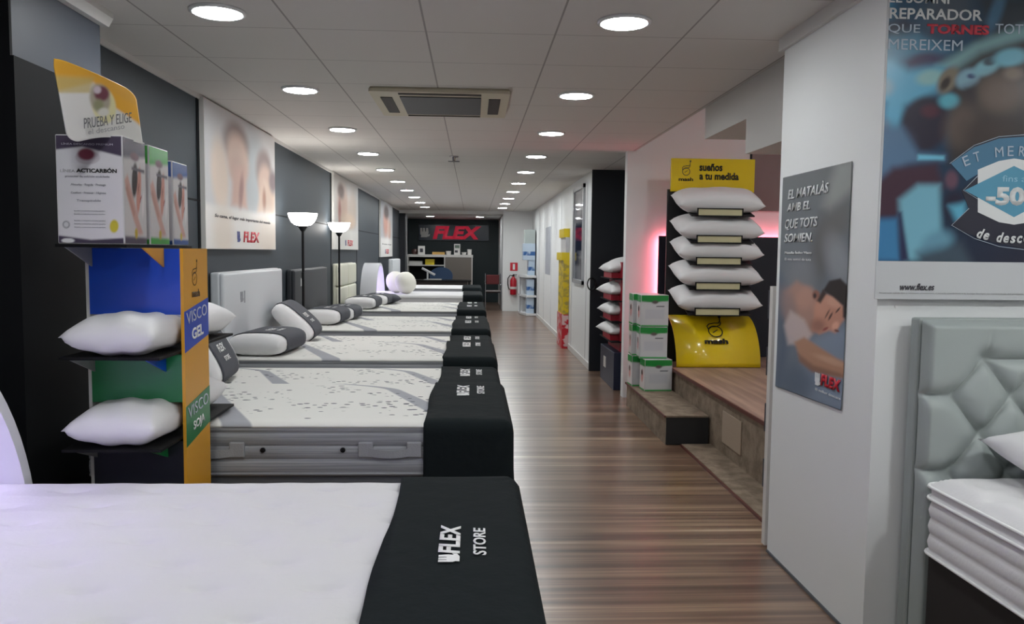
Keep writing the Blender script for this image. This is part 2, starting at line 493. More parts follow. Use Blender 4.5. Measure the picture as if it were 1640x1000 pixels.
# platform, step and ledge
PZ = .43
struct('floor_platform', bx(1.815, 4.2, 3.78, 7.93, 0, PZ-.02), M_carpet)
struct('floor_platform_top', bx(1.80, 4.2, 3.78, 7.93, PZ-.02, PZ), M_platform)
struct('trim_platform_lip', bx(1.788, 1.80, 3.78, 7.60, PZ-.024, PZ), M_lip)
struct('floor_ledge', bx(1.59, 1.815, 3.78, 5.90, 0, .016), M_carpet)
struct('trim_ledge', bx(1.578, 1.59, 3.78, 5.90, 0, .014), M_lip)
t = thing('access_hatch', 'small pale square hatch on the carpeted front of the platform', 'hatch', (1.812, 5.42, .2))
part('plate', bx(1.807, 1.815, 5.22, 5.62, .10, .33, bev=.003), mat('pale_brown_plate', (166, 148, 130), .7), t)
t = thing('step', 'low carpeted step box standing against the platform, dark on its near end', 'step', (1.64, 6.5, 0))
part('body', bx(1.475, 1.80, 5.935, 7.5, 0, .215), M_carpet, t)
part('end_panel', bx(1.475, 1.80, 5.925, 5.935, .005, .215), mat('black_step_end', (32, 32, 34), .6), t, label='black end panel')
part('tread', bx(1.468, 1.80, 5.92, 7.5, .215, .227), M_carpet, t)
part('edging', bx(1.458, 1.468, 5.92, 7.5, .213, .229), M_lip, t, label='dark red-brown edging')

# ------------------------------------------------------------------ ceiling fittings
def stronger(r):
    for c_ in r.children:
        if c_.name.startswith('diffuser'): c_.data = far_mesh
def downlight(x, y, z, label, group='round downlights'):
    t = thing('downlight', label, 'ceiling light', (x, y, z), 0, group)
    b = BM(); lathe(b, [(.118, 0), (.118, -.008), (.106, -.014), (.100, -.010), (.100, -.002)], (0, 0, 0), 32)
    part('rim', b, M_whitegloss, t, local=True, smooth=True)
    b = BM(); lathe(b, [(.0995, -.006), (.0995, -.012)], (0, 0, 0), 32)
    part('diffuser', b, M_lamp_disc, t, local=True)
    return t
ORD = ['first', 'second', 'third', 'fourth', 'fifth', 'sixth', 'seventh', 'eighth', 'ninth', 'tenth', 'eleventh']
first = None; far_mesh = None
for side, x in (('left', -1.096), ('right', .6536)):
    for k in range(-3, 10):
        y = 3.555+k*1.6376
        if y > 19.5: continue
        lab = ('lit round downlight, %s from the front in the %s ceiling row' % (ORD[k], side)) if k >= 0 else ('round downlight behind the viewer in the %s row, %s one back' % (side, ORD[-k-1]))
        if first is None: first = downlight(x, y, CEIL, lab)
        else:
            r_ = dup(first, (x, y, CEIL), (0, 0, 0), lab)
            if k >= 6:
                for c_ in r_.children:
                    if c_.name.startswith('diffuser'):
                        if far_mesh is None: far_mesh = c_.data.copy(); far_mesh.materials[0] = M_lamp_far
                        c_.data = far_mesh
for nm, x in (('left', -1.13), ('right', .17)):
    dup(first, (x, 21.2, 2.385), (0, 0, 0), 'small lit downlight in the far recess above the %s part of the red sign' % nm)
for k_, (x_, y_) in enumerate(((2.0, 1.35), (3.2, 1.35), (2.6, -.3))): stronger(dup(first, (x_, y_, CEIL), (0, 0, 0), 'added round fill downlight over the buttoned bed, outside the frame, %s' % ('nearest the aisle', 'farther in', 'at the foot end')[k_]))  # unseen lamps added to brighten the right-hand bed and its wall
for k_, (x_, y_) in enumerate(((2.5, 5.0), (3.5, 5.3))): stronger(dup(first, (x_, y_, 3.2), (0, 0, 0), 'added round fill downlight over the platform, hidden by the bulkhead, %s' % ('nearest the aisle', 'farther in', 'nearest the partition')[k_]))  # lamps added out of view to brighten the platform room

t = thing('air_conditioner', 'cream square ceiling air conditioner cassette with dark grille', 'air conditioner', (-.21, 5.52, CEIL))
ac = mat('cream_plastic', (206, 198, 176), .5)
b = BM(); ring_stack(b, -.655, .225, 5.06, 5.96, .02, [(CEIL-.03, .012), (CEIL-.03, .0), (CEIL-.012, 0), (CEIL, .01)])
part('panel', b, ac, t)
gm = NT('dark_louvred_grille'); g1 = gm.f('FRACT', gm.f('DIVIDE', gm.y, .022))
M_grille = gm.out(gm.mix(gm.f('LESS_THAN', g1, .45), lin((40, 40, 44)), lin((82, 82, 86))), .5)
part('grille', bx(-.475, .045, 5.20, 5.84, CEIL-.036, CEIL-.03, bev=.003), M_grille, t)
slot = mat('dark_air_slot', (46, 36, 32), .6)
for x0, x1, y0, y1 in ((-.60, -.525, 5.24, 5.80), (.095, .17, 5.24, 5.80), (-.475, .045, 5.10, 5.145), (-.475, .045, 5.895, 5.93)):
    part('slot', bx(x0, x1, y0, y1, CEIL-.034, CEIL-.029), slot, t)
t = thing('ceiling_sprinkler', 'small grey sprinkler head in the middle of the ceiling', 'sprinkler', (-.21, 8.6, CEIL))
b = BM(); lathe(b, [(.05, 0), (.05, -.01), (.018, -.016), (.014, -.05), (.0, -.05)], (0, 0, 0), 16); part('body', b, M_chrome, t, local=True)
b = BM(); box(b, -.06, .06, -.008, .008, -.062, -.052); box(b, -.008, .008, -.06, .06, -.062, -.052); part('deflector', b, mat('grey_metal', (110, 110, 112), .4, metal=.7), t, local=True)

# ------------------------------------------------------------------ beds
def brand_mark(parent, P0, right, up, h, m, local=False):
    """the small bird-like emblem in front of the lettering"""
    pts = [(.05, 0), (.62, 0), (.95, .12), (1., .34), (.80, .26), (.86, .52), (.80, .95), (.60, .95), (.58, .58), (.50, .58), (.48, .95), (.28, .95), (.28, .58), (.20, .58), (.20, .95), (0, .95), (0, .30), (.10, .18)]
    b = BM(); prism(b, [(x*h, y*h) for x, y in pts], Vector(P0), right, up, .0012)
    return part('emblem', b, m, parent, local=local)
def runner(x0, x1, y0, y1, ztop, zlow, label, group='charcoal bed runners', logo=True, big=1.4):
    """charcoal cloth laid over the foot end of a mattress, open at the bottom and toward the head"""
    t = thing('bed_runner', label, 'bed runner', ((x0+x1)/2, (y0+y1)/2, ztop), 0, group)
    b = BM(); g = .006
    lv = [(zlow, -.012), (zlow+.1, -.006), ((zlow+ztop)/2, 0), (ztop-.05, 0), (ztop-.02, .004), (ztop-.004, .016), (ztop+g-.0015, .034), (ztop+g, .06)]
    ring_stack(b, x0-.4, x1+g, y0-g, y1+g, .05, lv, bottom=False)
    # split the flat top so that the cloth can lie in slight folds
    bmesh.ops.bisect_plane(b, geom=b.verts[:]+b.edges[:]+b.faces[:], plane_co=(x0, 0, 0), plane_no=(1, 0, 0.0), clear_inner=True)
    for s in np.linspace(x0+.04, x1-.05, 7): bmesh.ops.bisect_plane(b, geom=b.verts[:]+b.edges[:]+b.faces[:], plane_co=(s, 0, 0), plane_no=(1, .05, 0))
    for s in np.linspace(y0+.05, y1-.05, 16): bmesh.ops.bisect_plane(b, geom=b.verts[:]+b.edges[:]+b.faces[:], plane_co=(0, s, 0), plane_no=(.08, 1, 0))
    rnd = random.Random(int(y0*100))
    ph = [rnd.uniform(0, 6) for _ in range(4)]
    for v in b.verts:
        if v.co.z > ztop-.001:
            v.co.z += .0022*(1+math.sin(v.co.y*23+v.co.x*6+ph[0])*math.sin(v.co.x*9+ph[1]))
            v.co.x += .006*math.sin(v.co.y*7+ph[2]) if abs(v.co.x-x0) < .002 else 0
        elif v.co.z < ztop-.06:
            k = (ztop-v.co.z)/(ztop-zlow)
            v.co.y += .004*k*math.sin(v.co.x*31+ph[3]); v.co.x += .005*k*math.sin(v.co.y*19+ph[1])
    o = part('cloth', b, M_dark, t); auto_smooth(o, 50); solidify(o, .004, 1)
    if logo:
        k = big; zt = ztop+g+.0092; xa = x1-.186; y_ = y1-.74 if big < 1.3 else y1-.40
        lettering('FLEX', (xa, y_, zt), (0, 1, 0), (-1, 0, 0), .175*k, .046*k, M_print, t, bold=.035, shear=.15)
        brand_mark(t, (xa, y_-.046*k, zt+.0005), (0, 1, 0), (-1, 0, 0), .046*k, M_print)
        lettering('STORE', (xa+.056*k, y_-.01*k, zt), (0, 1, 0), (-1, 0, 0), .165*k, .028*k, M_print, t, bold=.02, shear=.1)
    return t
def bed(name_label, x0, x1, y0, y1, ztop, style, group=None, th=.26, detail=False):
    xc, yc = (x0+x1)/2, (y0+y1)/2
    t = thing('bed', name_label, 'bed', (xc, yc, 0), 0, group)
    zb = ztop-th
    b = BM(); box(b, x0+.03, x1-.03, y0+.02, y1-.02, .13, zb, bev=.012)
    part('base', b, M_base_grey if style != 'plain' else mat('white_bed_base', (214, 212, 208), .7), t)
    for sx in (x0+.12, x1-.12):
        for sy in (y0+.1, y1-.1):
            b = BM(); lathe(b, [(.022, 0), (.028, .132)], (sx, sy, 0), 14); part('leg', b, M_black_metal, t)
    if style == 'plain':
        lv = [(zb, .02), (zb+.012, .0), (zb+.02, .0), (zb+.03, .008), (zb+th*.5, .002), (ztop-.06, .008), (ztop-.05, 0), (ztop-.04, 0), (ztop-.03, .006), (ztop-.012, .012), (ztop-.003, .03), (ztop, .06)]
        b = BM(); ring_stack(b, x0, x1, y0, y1, .07, lv)
        o = part('mattress', b, M_mat_white, t); auto_smooth(o, 60)
    else:
        side = M_mat_side
        H = ztop-.020-zb
        lv = [(zb, .018), (zb+.008, .002), (zb+.014, 0), (zb+.02, .006)]
        for k in range(1, 4):
            a, c = zb+.02+(H-.04)*(k-1)/3, zb+.02+(H-.04)*k/3
            lv += [(a+.006, .003), ((a+c)/2, .0), (c-.006, .003), (c, .008)]
        lv += [(ztop-.03, .002), (ztop-.020, .004)]
        b = BM(); ring_stack(b, x0, x1, y0, y1, .06, lv)
        m = part('mattress', b, side, t); auto_smooth(m, 50)
        b = BM(); ring_stack(b, x0, x1, y0, y1, .06, [(ztop-.020, .004), (ztop-.016, 0), (ztop-.012, .0), (ztop-.007, .006), (ztop-.002, .02), (ztop, .045)])
        o = part('top_panel', b, M_mat_top if style == 'wave' else M_mat_white, m); auto_smooth(o, 60)
        if detail:
            zc = zb+H*.56
            for xm in (x0+.61, x0+1.353):
                b = BM(); box(b, xm-.13, xm-.075, y0-.006, y0+.004, zc-.028, zc+.03, bev=.002); box(b, xm+.075, xm+.13, y0-.006, y0+.004, zc-.028, zc+.03, bev=.002)
                n = 10; A = []
                for k in range(n+1):
                    f = k/n; d = -.004-.012*math.sin(PI*f)
                    A.append((xm-.10+.20*f, y0+d, zc-.006-.010*math.sin(PI*f)))
                up = [b.verts.new((x, y, z+.017)) for x, y, z in A]; lo = [b.verts.new((x, y, z-.017)) for x, y, z in A]
                for k in range(n): b.faces.new((lo[k], lo[k+1], up[k+1], up[k]))
                h = part('handle', b, mat('grey_webbing', (158, 160, 164), .7, bump=.3, bscale=200), m); solidify(h, .004, 1)
            for xm in (x0+.82, x0+1.155):
                b = BM(); lathe(b, [(.011, 0), (.011, .006), (.005, .007), (.005, .002), (0, .002)], (0, 0, 0), 14)
                xf(b, Matrix.Translation((xm, y0, zc)) @ Matrix.Rotation(PI/2, 4, 'X')); part('vent', b, M_black_metal, m)
    return t

# front bed: plain white mattress with tufted top, seen from its own side
X0, X1, Y0, Y1, ZT = -1.80, .158, 1.139, 2.725, .67
t = thing('bed', 'white tufted bed nearest the viewer, filling the bottom left corner', 'bed', ((X0+X1)/2, (Y0+Y1)/2, 0), 0, 'beds along the left wall')
part('base', bx(X0+.03, X1-.03, Y0+.02, Y1-.02, .13, .40, bev=.012), M_base_grey, t)
for sx in (X0+.12, X1-.12):
    for sy in (Y0+.1, Y1-.1):
        b = BM(); lathe(b, [(.022, 0), (.028, .132)], (sx, sy, 0), 14); part('leg', b, M_black_metal, t)
b = BM(); ring_stack(b, X0, X1, Y0, Y1, .07, [(.40, .02), (.41, 0), (.42, 0), (.43, .008), (.50, .0), (.57, .008), (.58, 0), (.59, 0), (.60, .006), (.62, .004), (.635, .006)])
mt = part('mattress', b, M_mat_white, t); auto_smooth(mt, 60)
b = BM(); nx, ny = 270, 240
rows = []
for j in range(ny+1):
    r = []
    for i in range(nx+1):
        u, v = i/nx, j/ny
        x = X0+.006+(X1-X0-.012)*u; y = Y0+.006+(Y1-Y0-.012)*v
        e = min(x-X0, X1-x, y-Y0, Y1-y); z = ZT-.03*max(0, 1-e/.07)**2.2
        # staggered tufts with a short pucker either side
        sy_ = .155; jj = round((y-Y0-.08)/sy_); yy = Y0+.08+jj*sy_
        sx_ = .27; o_ = .135 if jj % 2 else 0
        ii = round((x-X0-.1-o_)/sx_); xx = X0+.1+o_+ii*sx_
        dx, dy = x-xx, y-yy
        z -= .014*math.exp(-(dx*dx/.0020+dy*dy/.00022)) + .010*math.exp(-(dx*dx/.010+dy*dy/.004))
        z += .0015*math.sin(x*9+1.3*math.sin(y*7))*math.sin(y*8)
        r.append(b.verts.new((x, y, z)))
    rows.append(r)
for j in range(ny):
    for i in range(nx): b.faces.new((rows[j][i], rows[j][i+1], rows[j+1][i+1], rows[j+1][i]))
part('top_panel', b, M_mat_white, mt, smooth=True)
runner(-.232, X1, Y0+.002, Y1-.002, ZT, .22, 'charcoal runner with large white print on the nearest bed', big=1.21)

G = 'beds along the left wall'
XH, XF = -1.70, .172
BEDS = [ # label, y0, y1, ztop, runner label
 ('grey sided bed with handles, second from the viewer, in front of the display stand', 3.37, 4.42, .72),
 ('white topped bed joined behind the grey sided bed with handles', 4.47, 5.50, .65),
 ('wave patterned bed beside the white headboard, front one of its pair', 5.58, 6.66, .70),
 ('wave patterned bed beside the white headboard, rear one of its pair', 6.71, 7.55, .655),
 ('wave patterned bed before the charcoal headboard, front one of its pair', 7.72, 8.80, .695),
 ('wave patterned bed before the charcoal headboard, rear one of its pair', 8.85, 9.85, .655),
 ('wave patterned bed by the cream headboard, front one of its pair', 10.35, 11.40, .69),
 ('wave patterned bed by the cream headboard, rear one of its pair', 11.45, 12.55, .66)]
RL = ['charcoal runner on the grey sided bed, hanging in a big black front face',
      'charcoal runner directly behind the one with the big black front face',
      'third charcoal runner from the viewer after a gap, front of the second pair',
      'fourth charcoal runner from the viewer, rear of the second pair',
      'charcoal runner on the front bed before the charcoal headboard',
      'charcoal runner on the rear bed before the charcoal headboard',
      'charcoal runner on the front bed by the cream headboard',
      'charcoal runner on the rear bed by the cream headboard']
for i, (lab, y0, y1, zt) in enumerate(BEDS):
    bed(lab, XH, XF, y0, y1, zt, 'wave', G, detail=(i == 0), th=.232 if i == 0 else .27)
    runner(-.205, XF, y0, y1, zt, .30, RL[i])
bed('plain white bed with two round cushions, second from the far end', XH-.05, .16, 12.92, 14.20, .75, 'plain', G, th=.2)
runner(-.16, .16, 12.92, 14.20, .75, .45, 'plain charcoal runner on the white bed with round cushions', logo=False)
bed('white and grey bed at the far end before the desk', XH+.21, .17, 15.30, 16.70, .76, 'grey', G, th=.2)
runner(-.2, .17, 15.30, 16.70, .76, .5, 'plain charcoal runner on the bed at the far end', logo=False)

# ------------------------------------------------------------------ headboards
def slab_headboard(label, x0, x1, y0, y1, z1, m, logo=None, rib=None):
    t = thing('headboard', label, 'headboard', ((x0+x1)/2, (y0+y1)/2, 0), 0, 'headboards along the left wall')
    b = BM(); box(b, x0, x1-.02, y0, y1, .05, z1, bev=.015, seg=3)
    part('frame', b, m, t)
    if rib:
        n = len(rib)-1
        for k in range(n):
            for h in range(2):
                ya, yb = y0+(y1-y0)*h/2, y0+(y1-y0)*(h+1)/2
                b = BM(); box(b, x1-.03, x1+.03, ya+.004, yb-.004, rib[k]+.004, rib[k+1]-.004, bev=.028, seg=4)
                o = part('cushion_panel', b, m, t); auto_smooth(o, 60)
    else:
        b = BM(); box(b, x1-.03, x1+.012, y0+.004, y1-.004, .3, z1-.005, bev=.02, seg=4)
        o = part('padding', b, m, t); auto_smooth(o, 60)
    if logo:
        px, py, mm = logo
        p = at(px, py, 'x', x1+.012)
        brand_mark(t, p+Vector((.0005, -.05, -.04)), (0, 1, 0), (0, 0, 1), .08, mm)
        b = BM(); box(b, x1+.012, x1+.0132, p.y+.045, p.y+.075, p.z-.05, p.z+.04); part('emblem', b, mm, t)
    return t
M_faint = mat('faint_grey_print', (150, 154, 160), .5)
slab_headboard('white upholstered headboard with a faint emblem beside the tall first lamp', -1.81, -1.725, 5.60, 7.30, 1.29, M_hb_white, (388, 475, M_faint))
slab_headboard('charcoal headboard with a small pale badge behind the first floor lamp', -1.81, -1.74, 7.86, 9.62, 1.26, M_hb_dark, None)
b = bx(-1.7285, -1.724, 8.12, 8.20, 1.09, 1.17); o = part('badge', b, mat('pale_badge', (170, 172, 174), .5), [x for x in bpy.data.objects if x.name == 'headboard.001'][0])
slab_headboard('cream headboard with padded squares behind the second floor lamp', -1.81, -1.75, 10.42, 11.95, 1.28, M_hb_cream, None, rib=[.62, .98, 1.28])
slab_headboard('small white headboard at the far end above the round cushions', -1.60, -1.52, 15.25, 16.75, 1.30, M_hb_white)
def arch(label, yc, a, x0, x1, z0, H, th, strip_h):
    t = thing('arched_headboard', label, 'headboard', ((x0+x1)/2, yc, 0), 0, 'arched headboards')
    n = 40
    def prof(aa, hh):
        pts = [(yc-aa, z0)]
        for k in range(n+1):
            w = PI-PI*k/n; pts.append((yc+aa*math.cos(w), z0+hh*math.sin(w)))
        pts.append((yc+aa, z0)); return pts
    O, I = prof(a, H), prof(a-th, H-th)
    b = BM()
    rows = []
    for P in ((O, x0), (O, x1), (I, x1), (I, x0)):
        rows.append([b.verts.new((P[1], y, z)) for y, z in P[0]])
    # legs to the floor
    for (r, P) in zip(rows, (O, O, I, I)):
        pass
    for q in range(4):
        A, B = rows[q], rows[(q+1) % 4]
        for k in range(len(A)-1): b.faces.new((A[k], A[k+1], B[k+1], B[k]))
    bmesh.ops.remove_doubles(b, verts=b.verts, dist=1e-6)
    bmesh.ops.recalc_face_normals(b, faces=b.faces)
    o = part('shell', b, mat('white_arch_lacquer', (222, 222, 226), .35), t); auto_smooth(o, 40)
    # back panel closing the arch against the wall, standing on the floor
    b = BM(); vs = [b.verts.new((x0+.02, y, z)) for y, z in I]; f = b.faces.new(vs)
    g = bmesh.ops.extrude_face_region(b, geom=[f]); bmesh.ops.translate(b, vec=(-.02, 0, 0), verts=[v for v in g['geom'] if isinstance(v, bmesh.types.BMVert)])
    bmesh.ops.recalc_face_normals(b, faces=b.faces)
    part('back_panel', b, M_hb_white, t)
    for s in (-1, 1):
        y_ = yc+s*(a-th/2)
        part('leg', bx(x0, x1, y_-th/2, y_+th/2, 0, z0), M_hb_white, t)
    b = BM(); P = [(x0+.035, yc+(a-th-.012)*math.cos(PI-PI*k/30), z0+(H-th-.014)*math.sin(PI-PI*k/30)) for k in range(4, 27)]
    tube(b, P, .007, 6); part('led_strip', b, M_led_lilac, t, label='glowing lilac light strip')
    return t
arch('white arched headboard glowing lilac inside at the left edge of the nearest bed', 1.932, .842, LW+.003, -1.49, .40, .93, .042, .1)
arch('white arched headboard glowing lilac inside on the wall side near the far end', 13.56, .70, -1.81, -1.55, .45, .80, .045, .1)

# ------------------------------------------------------------------ pillows on the beds
def foam_bm(Wx, Ly, T, ya, yb, infl=0., n=22, seg=36, capround=True):
    b = BM(); rings = []
    for k in range(n+1):
        f = k/n; y = ya+(yb-ya)*f
        q = abs(2*y/Ly); s = (max(0., 1-min(1, q)**9))**(1/5) if capround else 1.
        s = max(s, .03); r = []
        for j in range(seg):
            a = 2*PI*j/seg; c, s2 = math.cos(a), math.sin(a); p = 2/3.4
            r.append(b.verts.new(((Wx/2*(1-.10*(1-s))*(s**.5 if s < 1 else 1)+infl)*math.copysign(abs(c)**p, c), y, (T/2*s+infl)*math.copysign(abs(s2)**p, s2))))
        rings.append(r)
    for A, B in zip(rings, rings[1:]):
        for j in range(seg):
            i = (j+1) % seg; b.faces.new((A[j], B[j], B[i], A[i]))
    b.faces.new(rings[0]); b.faces.new(rings[-1][::-1])
    bmesh.ops.recalc_face_normals(b, faces=b.faces)
    return b
def cosine_ys(L, n=26): return [L/2*math.sin(-PI/2+PI*k/n) for k in range(n+1)]
foam0 = None
def foam_pillow(loc, rot, label, group='banded pillows on the beds'):
    global foam0
    if foam0 is None:
        t = thing('pillow', label, 'pillow', loc, 0, group); t.rotation_euler = rot
        L, Wd, T = .70, .40, .155
        b = BM(); rings = []; seg = 36; p = 2/3.0
        for y in cosine_ys(L):
            q = abs(2*y/L); s = max(.02, 1-q**14)**.5
            s2w = .80+.20*s if s > .05 else .05
            r = []
            for j in range(seg):
                a = 2*PI*j/seg; c, q2 = math.cos(a), math.sin(a)
                r.append(b.verts.new((Wd/2*s2w*math.copysign(abs(c)**p, c), y, T/2*s*math.copysign(abs(q2)**p, q2))))
            rings.append(r)
        for A, B in zip(rings, rings[1:]):
            for j in range(seg):
                i = (j+1) % seg; b.faces.new((A[j], B[j], B[i], A[i]))
        b.faces.new(rings[0]); b.faces.new(rings[-1][::-1]); bmesh.ops.recalc_face_normals(b, faces=b.faces)
        o = part('cushion', b, M_pillow, t, local=True); auto_smooth(o, 70)
        b = BM(); rings = []
        for k in range(13):
            y = -.235+.47*k/12; q = abs(2*y/L); s = (1-q**14)**.5; s2w = .80+.20*s
            r = []
            for j in range(seg):
                a = 2*PI*j/seg; c, q2 = math.cos(a), math.sin(a)
                r.append(b.verts.new(((Wd/2*s2w+.004)*math.copysign(abs(c)**p, c), y, (T/2*s+.004)*math.copysign(abs(q2)**p, q2))))
            rings.append(r)
        for A, B in zip(rings, rings[1:]):
            for j in range(seg):
                i = (j+1) % seg; b.faces.new((A[j], B[j], B[i], A[i]))
        bmesh.ops.recalc_face_normals(b, faces=b.faces)
        o = part('band', b, M_band, t, local=True, label='charcoal band around the pillow'); auto_smooth(o, 70); solidify(o, .003, 1)
        lettering('FLEX', (.045, -.10, T/2+.0072), (0, 1, 0), (-1, 0, 0), .17, .05, M_print, o, bold=.03, shear=.15, local=True)
        lettering('STORE', (.105, -.08, T/2+.0068), (0, 1, 0), (-1, 0, 0), .14, .03, M_print, o, bold=.02, local=True)
        foam0 = t; return t
    return dup(foam0, loc, rot, label, group)
def R(*a): return tuple(math.radians(x) for x in a)
foam_pillow((-1.50, 5.97, .700+.08), R(0, 0, -4), 'banded pillow lying flat on the front bed beside the white headboard')
foam_pillow((-1.51, 6.98, .845), R(0, 42, 3), 'banded pillow leaning against the white headboard, rear of two')
foam_pillow((-1.575, 4.80, .845), R(0, 60, 6), 'banded pillow leaning on the wall behind the display stand')
foam_pillow((-1.53, 8.43, .695+.08), R(0, 0, -3), 'first of four banded pillows in a row, before the charcoal headboard')
foam_pillow((-1.53, 9.36, .655+.08), R(0, 0, -3), 'second of four banded pillows in a row, behind the first')
foam_pillow((-1.45, 10.74, .69+.08), R(0, 0, -3), 'third of four banded pillows in a row, before the cream headboard')
foam_pillow((-1.42, 11.9, .66+.08), R(0, 0, -3), 'last of four banded pillows in a row, glowing lilac by the arch')

def cushion_bm(L, Wd, T, n=22, pinch=.07, p=2.2, q=.55, seed=0):
    """soft pillow: two curved skins meeting in a seam, corners drawn out"""
    b = BM(); rnd = random.Random(seed); ph = [rnd.uniform(0, 6) for _ in range(4)]
    G1 = {}
    for s in (1, -1):
        for j in range(n+1):
            for i in range(n+1):
                u, v = -1+2*i/n, -1+2*j/n
                edge = i in (0, n) or j in (0, n)
                if edge and s == -1: G1[(s, i, j)] = G1[(1, i, j)]; continue
                x = L/2*u*(1-pinch*(1-v*v)*abs(u)**3); y = Wd/2*v*(1-pinch*(1-u*u)*abs(v)**3)
                h = ((1-abs(u)**p)*(1-abs(v)**p))**q
                z = s*T/2*h*(1+.05*math.sin(3*u+ph[0])*math.sin(4*v+ph[1]))
                if not edge: z += .004*math.sin(9*u+ph[2]+3*v)*h
                G1[(s, i, j)] = b.verts.new((x, y, z))
    for s in (1, -1):
        for j in range(n):
            for i in range(n):
                f = [G1[(s, i, j)], G1[(s, i+1, j)], G1[(s, i+1, j+1)], G1[(s, i, j+1)]]
                b.faces.new(f if s == 1 else f[::-1])
    return b
M_round = mat('ivory_cushion', (232, 230, 220), .8, bump=.1, bscale=30)
def round_cushion(loc, rot, lab):
    b = BM(); lathe(b, [(.0, -.135), (.07, -.13), (.13, -.105), (.172, -.058), (.185, 0), (.172, .058), (.13, .105), (.07, .13), (0, .135)], (0, 0, 0), 32)
    o = part('cushion', b, M_round, None, smooth=True); o.location = loc; o.rotation_euler = rot
    return tag(o, lab, 'cushion', 'round ivory cushions')
round_cushion((-1.11, 13.30, .75+.182), R(0, 74, -50), 'round ivory cushion standing on the white bed, right of two')
round_cushion((-1.30, 13.62, .75+.182), R(0, 74, -40), 'round ivory cushion standing on the white bed, left of two, half hidden')
b = cushion_bm(.42, .42, .14, 14); o = part('cushion', b, M_band, None, smooth=True); o.location = (-1.36, 12.94-.0, .75+.09); o.location = (-1.30, 12.25, .66+.075); o.rotation_euler = R(0, 0, 8)
tag(o, 'dark grey square cushion lying in front of the round ivory cushions', 'cushion')

# ------------------------------------------------------------------ floor lamps
def floor_lamp(x, y, zt, label):
    t = thing('floor_lamp', label, 'floor lamp', (x, y, 0), 0, 'torchiere floor lamps')
    b = BM(); lathe(b, [(.125, 0), (.125, .012), (.10, .022), (.02, .03), (.0, .03)], (0, 0, 0), 32); part('base', b, M_black_metal, t, local=True, smooth=False)
    b = BM(); lathe(b, [(.0125, .028), (.0125, zt-.17), (.02, zt-.165), (.045, zt-.125), (.045, zt-.118), (0, zt-.118)], (0, 0, 0), 16); part('pole', b, M_black_metal, t, local=True)
    pr = [(.03, -.118), (.075, -.108), (.105, -.082), (.128, -.04), (.137, 0), (.131, 0), (.122, -.038), (.10, -.075), (.07, -.098), (.0, -.105)]
    b = BM(); lathe(b, [(r, zt+z) for r, z in pr], (0, 0, 0), 36); part('lamp_shade', b, M_bowl, t, local=True, smooth=True, label='glowing white glass bowl')
    b = BM(); lathe(b, [(0, -.09), (.03, -.08), (.035, -.055), (.02, -.03), (0, -.022)], (0, 0, zt), 16); part('bulb', b, mat('lit_bulb', (255, 255, 255), .5, emit=(1., .96, .9), es=30), t, local=True, smooth=True)
    b = BM(); box(b, -.012, .012, -.018, -.008, zt-.62, zt-.55, bev=.004); part('switch', b, M_black_metal, t, local=True)
    return t
floor_lamp(-1.60, 7.64, 1.45+.345, 'lit black floor lamp with white bowl before the charcoal headboard')
floor_lamp(-1.665, 10.08, 1.45+.345, 'lit black floor lamp with white bowl before the cream headboard')

# ------------------------------------------------------------------ canvases on the left wall
def canvas(label, y0, y1, z0, z1, layers, gain, slogan, brand, nu=90, nv=150):
    t = thing('wall_poster', label, 'poster', (LW, (y0+y1)/2, z0), 0, 'white canvas posters on the left wall')
    part('canvas', bx(LW+.004, LW+.034, y0, y1, z0, z1), mat('white_canvas', (226, 224, 220), .6), t)
    art_sheet('printed_picture', flat((LW+.0352, y0+.004, z0+.004), (0, y1-y0-.008, 0), (0, 0, z1-z0-.008)), nu, nv, layers, M_art, t, gain, uvspace=True)
    w = y1-y0; h = z1-z0
    if slogan:
        lettering(slogan, (LW+.036, y0+.10*w, z0+.215*h), (0, 1, 0), (0, 0, 1), w*.80, .030*h, M_ink, t, shear=.25, bold=.01)
    lettering('FLEX', (LW+.036, y0+w*(.50 if brand == 0 else brand), z0+.055*h), (0, 1, 0), (0, 0, 1), w*.25, .085*h, M_red, t, bold=.04, shear=.15)
    brand_mark(t, (LW+.036, y0+w*((.50 if brand == 0 else brand)-.085), z0+.055*h), (0, 1, 0), (0, 0, 1), .085*h, mat('blue_print', (50, 60, 130), .5))
    return t
skin = (226, 198, 182); hair = (150, 132, 128); sheet_c = (214, 214, 216)
L1 = [('grad', (0, 1), (1, .2), (206, 206, 208), (236, 235, 234)),
      ('e', .62, .62, .16, .40, 0, (196, 202, 204), .5),
      ('e', .38, .80, .17, .15, 8, hair, .35), ('e', .40, .68, .15, .19, 6, skin, .35), ('e', .40, .60, .11, .10, 0, (214, 184, 170), .5, .8),
      ('e', .17, .52, .10, .26, 4, (238, 220, 204), .4), ('p', [(.30, .32), (.52, .32), (.50, .64), (.34, .62)], (220, 186, 172), .04), ('e', .44, .44, .03, .13, -8, (176, 138, 132), .6),
      ('e', .80, .68, .13, .17, -8, (164, 146, 142), .35), ('e', .82, .56, .12, .16, -6, skin, .35), ('p', [(.68, .30), (.98, .30), (1.0, .50), (.80, .60), (.72, .46)], (238, 214, 196), .04), ('e', .80, .42, .03, .1, 0, (196, 150, 128), .6),
      ('e', .96, .60, .07, .10, 0, (150, 132, 134), .5),
      ('p', [(-.1, -.1), (1.1, -.1), (1.1, .30), (-.1, .30)], (240, 238, 234), .03), ('e', .2, .1, .12, .2, 0, (236, 226, 214), .6), ('e', .85, .1, .2, .2, 0, (238, 228, 216), .6)]
canvas('large white canvas of two sleepers, nearest on the left wall', 5.445, 7.34, 1.452, 2.45, L1, 1., 'Su cama, el lugar más importante del mundo', .46)
